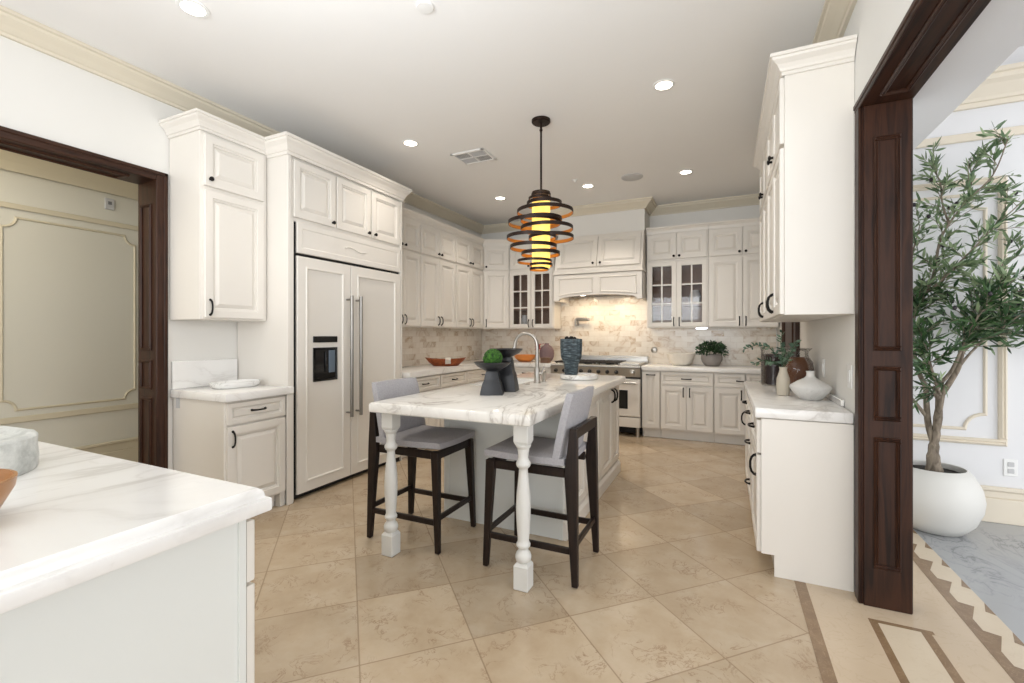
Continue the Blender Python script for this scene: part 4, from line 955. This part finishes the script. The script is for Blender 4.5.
m = MB(); N = 96; rr = []
for r_, z in ((0.085, 0), (0.10, 0.006), (0.14, 0.05), (0.165, 0.11), (0.172, 0.155), (0.166, 0.157), (0.158, 0.11), (0.132, 0.052), (0.09, 0.016), (0.01, 0.014)):
    rr.append([Vector(((r_*(1+(0.012*math.cos(24*t) if 0.01 < z < 0.15 and r_ > 0.1 else 0)))*math.cos(t), r_*math.sin(t)*(1+(0.012*math.cos(24*t) if 0.01 < z < 0.15 and r_ > 0.1 else 0)), z)) for t in [2*PI*i/N for i in range(N)]])
m.rings(rr); tag(m.build('serving_bowl', 'ivory_ceramic', None, 50, loc=(-0.52, 6.30, CT)), 'ribbed ivory ceramic bowl on range wall counter', 'bowl')

def leaf(m, p, d, L_, wd, up=Vector((0, 0, 1)), fold=0.25):
    d = d.normalized(); s1 = d.cross(up)
    if s1.length < 1e-3: s1 = d.cross(Vector((1, 0, 0)))
    s1.normalize(); n = s1.cross(d)
    P = [p, p+d*L_*0.33+s1*wd*0.5+n*wd*fold*0.5, p+d*L_*0.7+s1*wd*0.4+n*wd*fold*0.4, p+d*L_, p+d*L_*0.7-s1*wd*0.4+n*wd*fold*0.4, p+d*L_*0.33-s1*wd*0.5+n*wd*fold*0.5]
    vs = [m.bm.verts.new(q) for q in P]; mid = m.bm.verts.new(p+d*L_*0.5)
    for i in range(6): m.bm.faces.new((vs[i], vs[(i+1) % 6], mid))
def rdir(): 
    z = random.uniform(-1, 1); a = random.random()*2*PI; r = math.sqrt(1-z*z); return Vector((r*math.cos(a), r*math.sin(a), z))
c = thing('potted_plant', 'dark green bushy plant in a grey ceramic pot on range wall counter', 'potted plant', (-0.155, 6.33, CT))
MB().lathe([(0.065, 0), (0.085, 0.006), (0.115, 0.05), (0.128, 0.10), (0.124, 0.135), (0.112, 0.15), (0.104, 0.148), (0.112, 0.12), (0, 0.115)], 36).build('pot', 'grey_ceramic', c, 50)
MB().lathe([(0.105, 0.116), (0.10, 0.125), (0, 0.13)], 20).build('soil', 'soil', c)
m = MB()
for k in range(620):
    d = rdir(); 
    if d.z < -0.35: d.z = -d.z
    q = random.random()**0.4; p = Vector((d.x*0.17*q, d.y*0.15*q, 0.185+d.z*0.12*q)); leaf(m, p, (d+rdir()*0.7), random.uniform(0.03, 0.055), random.uniform(0.014, 0.022), rdir())
m.build('foliage', 'dark_leaf', c)

# things on the right counter
c = thing('storage_jar', 'tall cylindrical glass jar of dark coffee beans on the right counter', 'jar', (0.352, 4.12, CT))
MB().lathe([(0.088, 0.001), (0.095, 0.004), (0.095, 0.275), (0.102, 0.30), (0.099, 0.30), (0.092, 0.277), (0.092, 0.012), (0, 0.010)], 40).build('glass', 'jar_glass', c, 50)
MB().lathe([(0.089, 0.013), (0.0905, 0.02), (0.0905, 0.24), (0.085, 0.245), (0, 0.25)], 36).build('beans', 'coffee_beans', c, 50)
c = thing('glass_vase', 'round-shouldered glass vase of brown lentils with flared rim, near dark door', 'vase', (0.478, 3.86, CT))
MB().lathe([(0.070, 0.001), (0.080, 0.004), (0.098, 0.08), (0.102, 0.14), (0.094, 0.20), (0.070, 0.235), (0.064, 0.255), (0.066, 0.275), (0.090, 0.30), (0.087, 0.30), (0.063, 0.277), (0.061, 0.255), (0.067, 0.234), (0.091, 0.199), (0.099, 0.14), (0.095, 0.08), (0.077, 0.012), (0, 0.01)], 40).build('glass', 'jar_glass', c, 50)
MB().lathe([(0.074, 0.013), (0.093, 0.08), (0.097, 0.14), (0.089, 0.197), (0.062, 0.230), (0.05, 0.235), (0, 0.236)], 36).build('lentils', 'brown_lentils', c, 50)
c = thing('bud_vase', 'slim beige stoneware vase holding eucalyptus stems on right counter', 'vase', (0.345, 3.45, CT))
MB().lathe([(0.030, 0), (0.036, 0.004), (0.040, 0.07), (0.038, 0.11), (0.024, 0.155), (0.021, 0.17), (0.024, 0.186), (0.020, 0.187), (0.016, 0.17), (0, 0.15)], 28).build('body', 'beige_stoneware', c, 50)
m = MB(); ms = MB()
stems = [[(0, 0, 0.17), (-0.02, 0.02, 0.25), (-0.08, 0.05, 0.315), (-0.15, 0.08, 0.33), (-0.235, 0.10, 0.29)], [(0, 0, 0.17), (-0.05, -0.01, 0.22), (-0.12, -0.02, 0.23), (-0.185, -0.03, 0.195)],
         [(0, 0, 0.17), (0.0, 0.03, 0.26), (-0.01, 0.05, 0.34), (0.0, 0.06, 0.42)], [(0, 0, 0.17), (0.035, 0.02, 0.25), (0.06, 0.03, 0.31), (0.075, 0.03, 0.36)], [(0, 0, 0.17), (-0.01, -0.03, 0.23), (0.01, -0.06, 0.29)], [(0, 0, 0.17), (0.03, 0.05, 0.24), (0.02, 0.09, 0.31)]]
for st in stems:
    pts = [Vector(p) for p in st]; ms.tube(pts, [0.003]*(len(pts)-1)+[0.0015], 6)
    for a, b in zip(pts, pts[1:]):
        for k in range(5):
            p = a.lerp(b, (k+0.5)/5); 
            if p.z < 0.20: continue
            for sgn in (1, -1):
                d = (b-a).normalized().cross(rdir()).normalized()*sgn+(b-a).normalized()*0.5; leaf(m, p, d, random.uniform(0.024, 0.04), random.uniform(0.013, 0.02), rdir(), 0.1)
ms.build('stem', 'dark_leaf', c); m.build('foliage', 'eucalyptus_leaf', c)
m = MB().lathe([(0.050, 0), (0.058, 0.004), (0.095, 0.045), (0.112, 0.072), (0.108, 0.086), (0.070, 0.112), (0.032, 0.132), (0.022, 0.145), (0.021, 0.165), (0.025, 0.174), (0.019, 0.175), (0.015, 0.16), (0, 0.14)], 40)
tag(m.build('squat_vase', 'pale_stone', None, 50, loc=(0.474, 3.30, CT)), 'wide squat white vase with tiny neck, front of right counter', 'vase')
m = MB(); rr = []
for q, z in ((0.80, 0), (0.86, 0.003), (0.97, 0.022), (1.0, 0.045), (0.95, 0.046), (0.88, 0.028), (0.7, 0.018), (0.02, 0.016)):
    rr.append([Vector((0.105*q*math.cos(t)*(abs(math.cos(t))**3+abs(math.sin(t))**3)**(-1/3), 0.175*q*math.sin(t)*(abs(math.cos(t))**3+abs(math.sin(t))**3)**(-1/3), z)) for t in [2*PI*i/48 for i in range(48)]])
m.rings(rr); tag(m.build('marble_dish', 'tray_marble', None, 50, loc=(-3.36, 2.235, CT), rot=(0, 0, 0.0)), 'oblong white marble dish on the small counter beside left doorway', 'dish')

# wall plates
for y, z0, z1, lab, hw in ((3.643, 1.03, 1.15, 'slim white outlet plate on right wall behind the squat vase', 0.036), (2.925, 1.03, 1.155, 'wider white switch plate on right wall beside the dark post', 0.042)):
    c = thing('wall_plate', lab, 'wall plate', (XR-0.001, y, z0)); 
    srt(-0.006, 0, -hw, hw, 0, z1-z0, b=0.002).build('plate', 'white_plastic', c); srt(-0.010, -0.005, -0.015, 0.015, 0.03, z1-z0-0.03, b=0.002).build('rocker', 'white_plastic', c)
c = thing('wall_outlet', 'white double outlet on right room wall beside the olive tree pot', 'outlet', (1.795, WY-0.001, 0.33))
srt(-0.036, 0.036, -0.006, 0, 0, 0.118, b=0.002).build('plate', 'white_plastic', c)
for z in (0.02, 0.066): srt(-0.017, 0.017, -0.010, -0.005, z, z+0.032, b=0.003).build('socket', 'grey_plastic', c)
c = thing('thermostat', 'small grey thermostat high on the hall wall beyond left doorway', 'thermostat', (HX+0.001, 2.29, 2.50))
srt(0, 0.02, -0.035, 0.035, 0, 0.105, b=0.004).build('plate', 'grey_plastic', c); srt(0.019, 0.023, -0.014, 0.014, 0.045, 0.075).build('display', 'vent_dark', c)

# ------------------------------------------------------------------ olive tree
c = thing('olive_tree', 'tall olive tree in a round white pot beyond the dark post', 'potted tree', (1.280, 4.015, 0.001)); base = Vector((1.275, 3.955, 0.001))
k_ = 0.78
PP = [(0.165, 0), (0.20, 0.006), (0.27, 0.07), (0.315, 0.16), (0.325, 0.225), (0.31, 0.30), (0.265, 0.375), (0.222, 0.415), (0.212, 0.418), (0.208, 0.41), (0.225, 0.385), (0.225, 0.37), (0, 0.368)]
MB().lathe([(a*k_, b) for a, b in PP], 56).build('pot', 'pot_white', c, 50)
MB().lathe([(0.173, 0.371), (0.16, 0.382), (0, 0.39)], 24).build('soil', 'soil', c, 50)
BR = [
[(1.281,3.950,0.385),(1.275,3.950,0.489),(1.281,3.950,0.583),(1.296,3.950,0.704),(1.311,3.950,0.898)],
[(1.281,3.950,0.570),(1.256,3.970,0.697),(1.249,3.980,0.837),(1.247,3.990,0.951),(1.216,4.010,1.057),(1.190,4.030,1.241),(1.195,4.030,1.427),(1.248,4.010,1.590),(1.293,3.990,1.734),(1.313,3.970,1.931),(1.357,3.950,2.056),(1.444,3.920,2.201),(1.551,3.890,2.336),(1.612,3.870,2.544)],
[(1.311,3.950,0.898),(1.351,3.920,0.996),(1.385,3.890,1.097),(1.400,3.850,1.215),(1.478,3.810,1.279),(1.579,3.770,1.388),(1.703,3.750,1.516)],
[(1.306,3.950,0.878),(1.269,3.900,0.948),(1.327,3.850,1.059),(1.357,3.810,1.177),(1.384,3.770,1.304),(1.441,3.750,1.451),(1.515,3.710,1.579)],
[(1.256,3.970,0.738),(1.182,3.950,0.843),(1.096,3.890,0.974),(1.048,3.870,1.209)],
[(1.385,3.890,1.097),(1.489,4.000,1.198),(1.638,4.070,1.343),(1.793,4.100,1.420),(1.930,4.100,1.393)],
[(1.263,4.010,1.616),(1.299,3.930,1.660),(1.365,3.890,1.756),(1.442,3.850,1.866),(1.550,3.830,2.008),(1.657,3.830,2.131)],
[(1.384,3.770,1.304),(1.494,3.950,1.504),(1.609,4.000,1.704),(1.735,4.030,1.861),(1.840,4.050,2.008)],
[(1.195,4.030,1.427),(1.141,4.050,1.660),(1.196,4.050,1.901),(1.239,4.070,2.074)],
[(1.311,3.950,0.898),(1.211,3.750,1.057),(1.169,3.710,1.203),(1.138,3.690,1.310)],
[(1.357,3.950,2.056),(1.338,4.000,2.217),(1.338,4.030,2.360),(1.302,4.050,2.474)],
[(1.444,3.920,2.201),(1.489,4.000,2.362),(1.485,4.030,2.485)]]
R0s = [0.040, 0.022, 0.022, 0.018, 0.015, 0.010, 0.009, 0.009, 0.010, 0.012, 0.007, 0.006]
lf = MB(); ld2 = MB(); OL = []; tw = MB()
def smooth(pts, k=4):
    P = [Vector(p) for p in pts]; out = []
    for i in range(len(P)-1):
        p0, p1, p2, p3 = P[max(i-1, 0)], P[i], P[i+1], P[min(i+2, len(P)-1)]
        for j in range(k):
            t = j/k; out.append(0.5*((2*p1)+(p2-p0)*t+(2*p0-5*p1+4*p2-p3)*t*t+(3*p1-p0-3*p2+p3)*t**3))
    out.append(P[-1]); return out
for bi, (pts, r0) in enumerate(zip(BR, R0s)):
    P = [p-base for p in smooth(pts)]; n = len(P); r1 = 0.026 if bi == 0 else 0.003
    if bi == 0: rad = [0.026*(1-k/n)**3+0.022+0.003*math.sin(k*2.1) for k in range(n)]
    else: rad = [r0+(r1-r0)*(k/(n-1))**0.7 for k in range(n)]
    MB().tube(P, rad, 10).build('trunk' if bi == 0 else 'branch', 'bark', c, 60)
    if bi == 0: continue
    for k in range(n):
        p = P[k]; z = p.z
        if (z < 1.20 and bi != 9) or (bi == 2 and z < 1.28): continue
        dens = 2.7 if z < 1.62 else 1.05
        if bi in (1,) and z < 1.35: dens = 0.5
        for q in range(int(dens+random.random())):
            t = (P[min(k+1, n-1)]-P[max(k-1, 0)]).normalized(); d = (t*0.7+rdir()*0.8+Vector((0, 0, 0.15))).normalized(); Lt = random.uniform(0.10, 0.24)
            tp = [p, p+d*Lt*0.5+Vector((0, 0, 0.01)), p+d*Lt+Vector((0, 0, -0.01))]
            tp = [Vector((v.x, min(v.y, 0.27), v.z)) for v in tp]; tw.tube(tp, [0.0025, 0.002, 0.001], 4)
            nl = random.randint(10, 15)
            for j in range(nl):
                u = (j+0.6)/nl; b = tp[0].lerp(tp[1], u*2) if u < 0.5 else tp[1].lerp(tp[2], u*2-1)
                ld = d*0.75+rdir()*0.7; l2 = random.uniform(0.055, 0.098)
                e = b+ld.normalized()*l2
                if e.y > 0.30: continue
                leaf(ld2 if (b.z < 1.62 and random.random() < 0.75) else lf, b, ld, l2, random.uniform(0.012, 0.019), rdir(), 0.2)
            if random.random() < 0.16: OL.append(tp[2]+Vector((0, 0, -0.012)))
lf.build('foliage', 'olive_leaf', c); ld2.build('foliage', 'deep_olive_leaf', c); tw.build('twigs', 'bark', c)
o1 = MB().sphere((0, 0, 0), 0.0115, 2, (1, 1, 1.3)).build('olive', 'olive_fruit', c, 60, loc=OL[0])
for p in OL[1:90]:
    o2 = o1.copy(); COL.objects.link(o2); o2.parent = c; o2.location = p
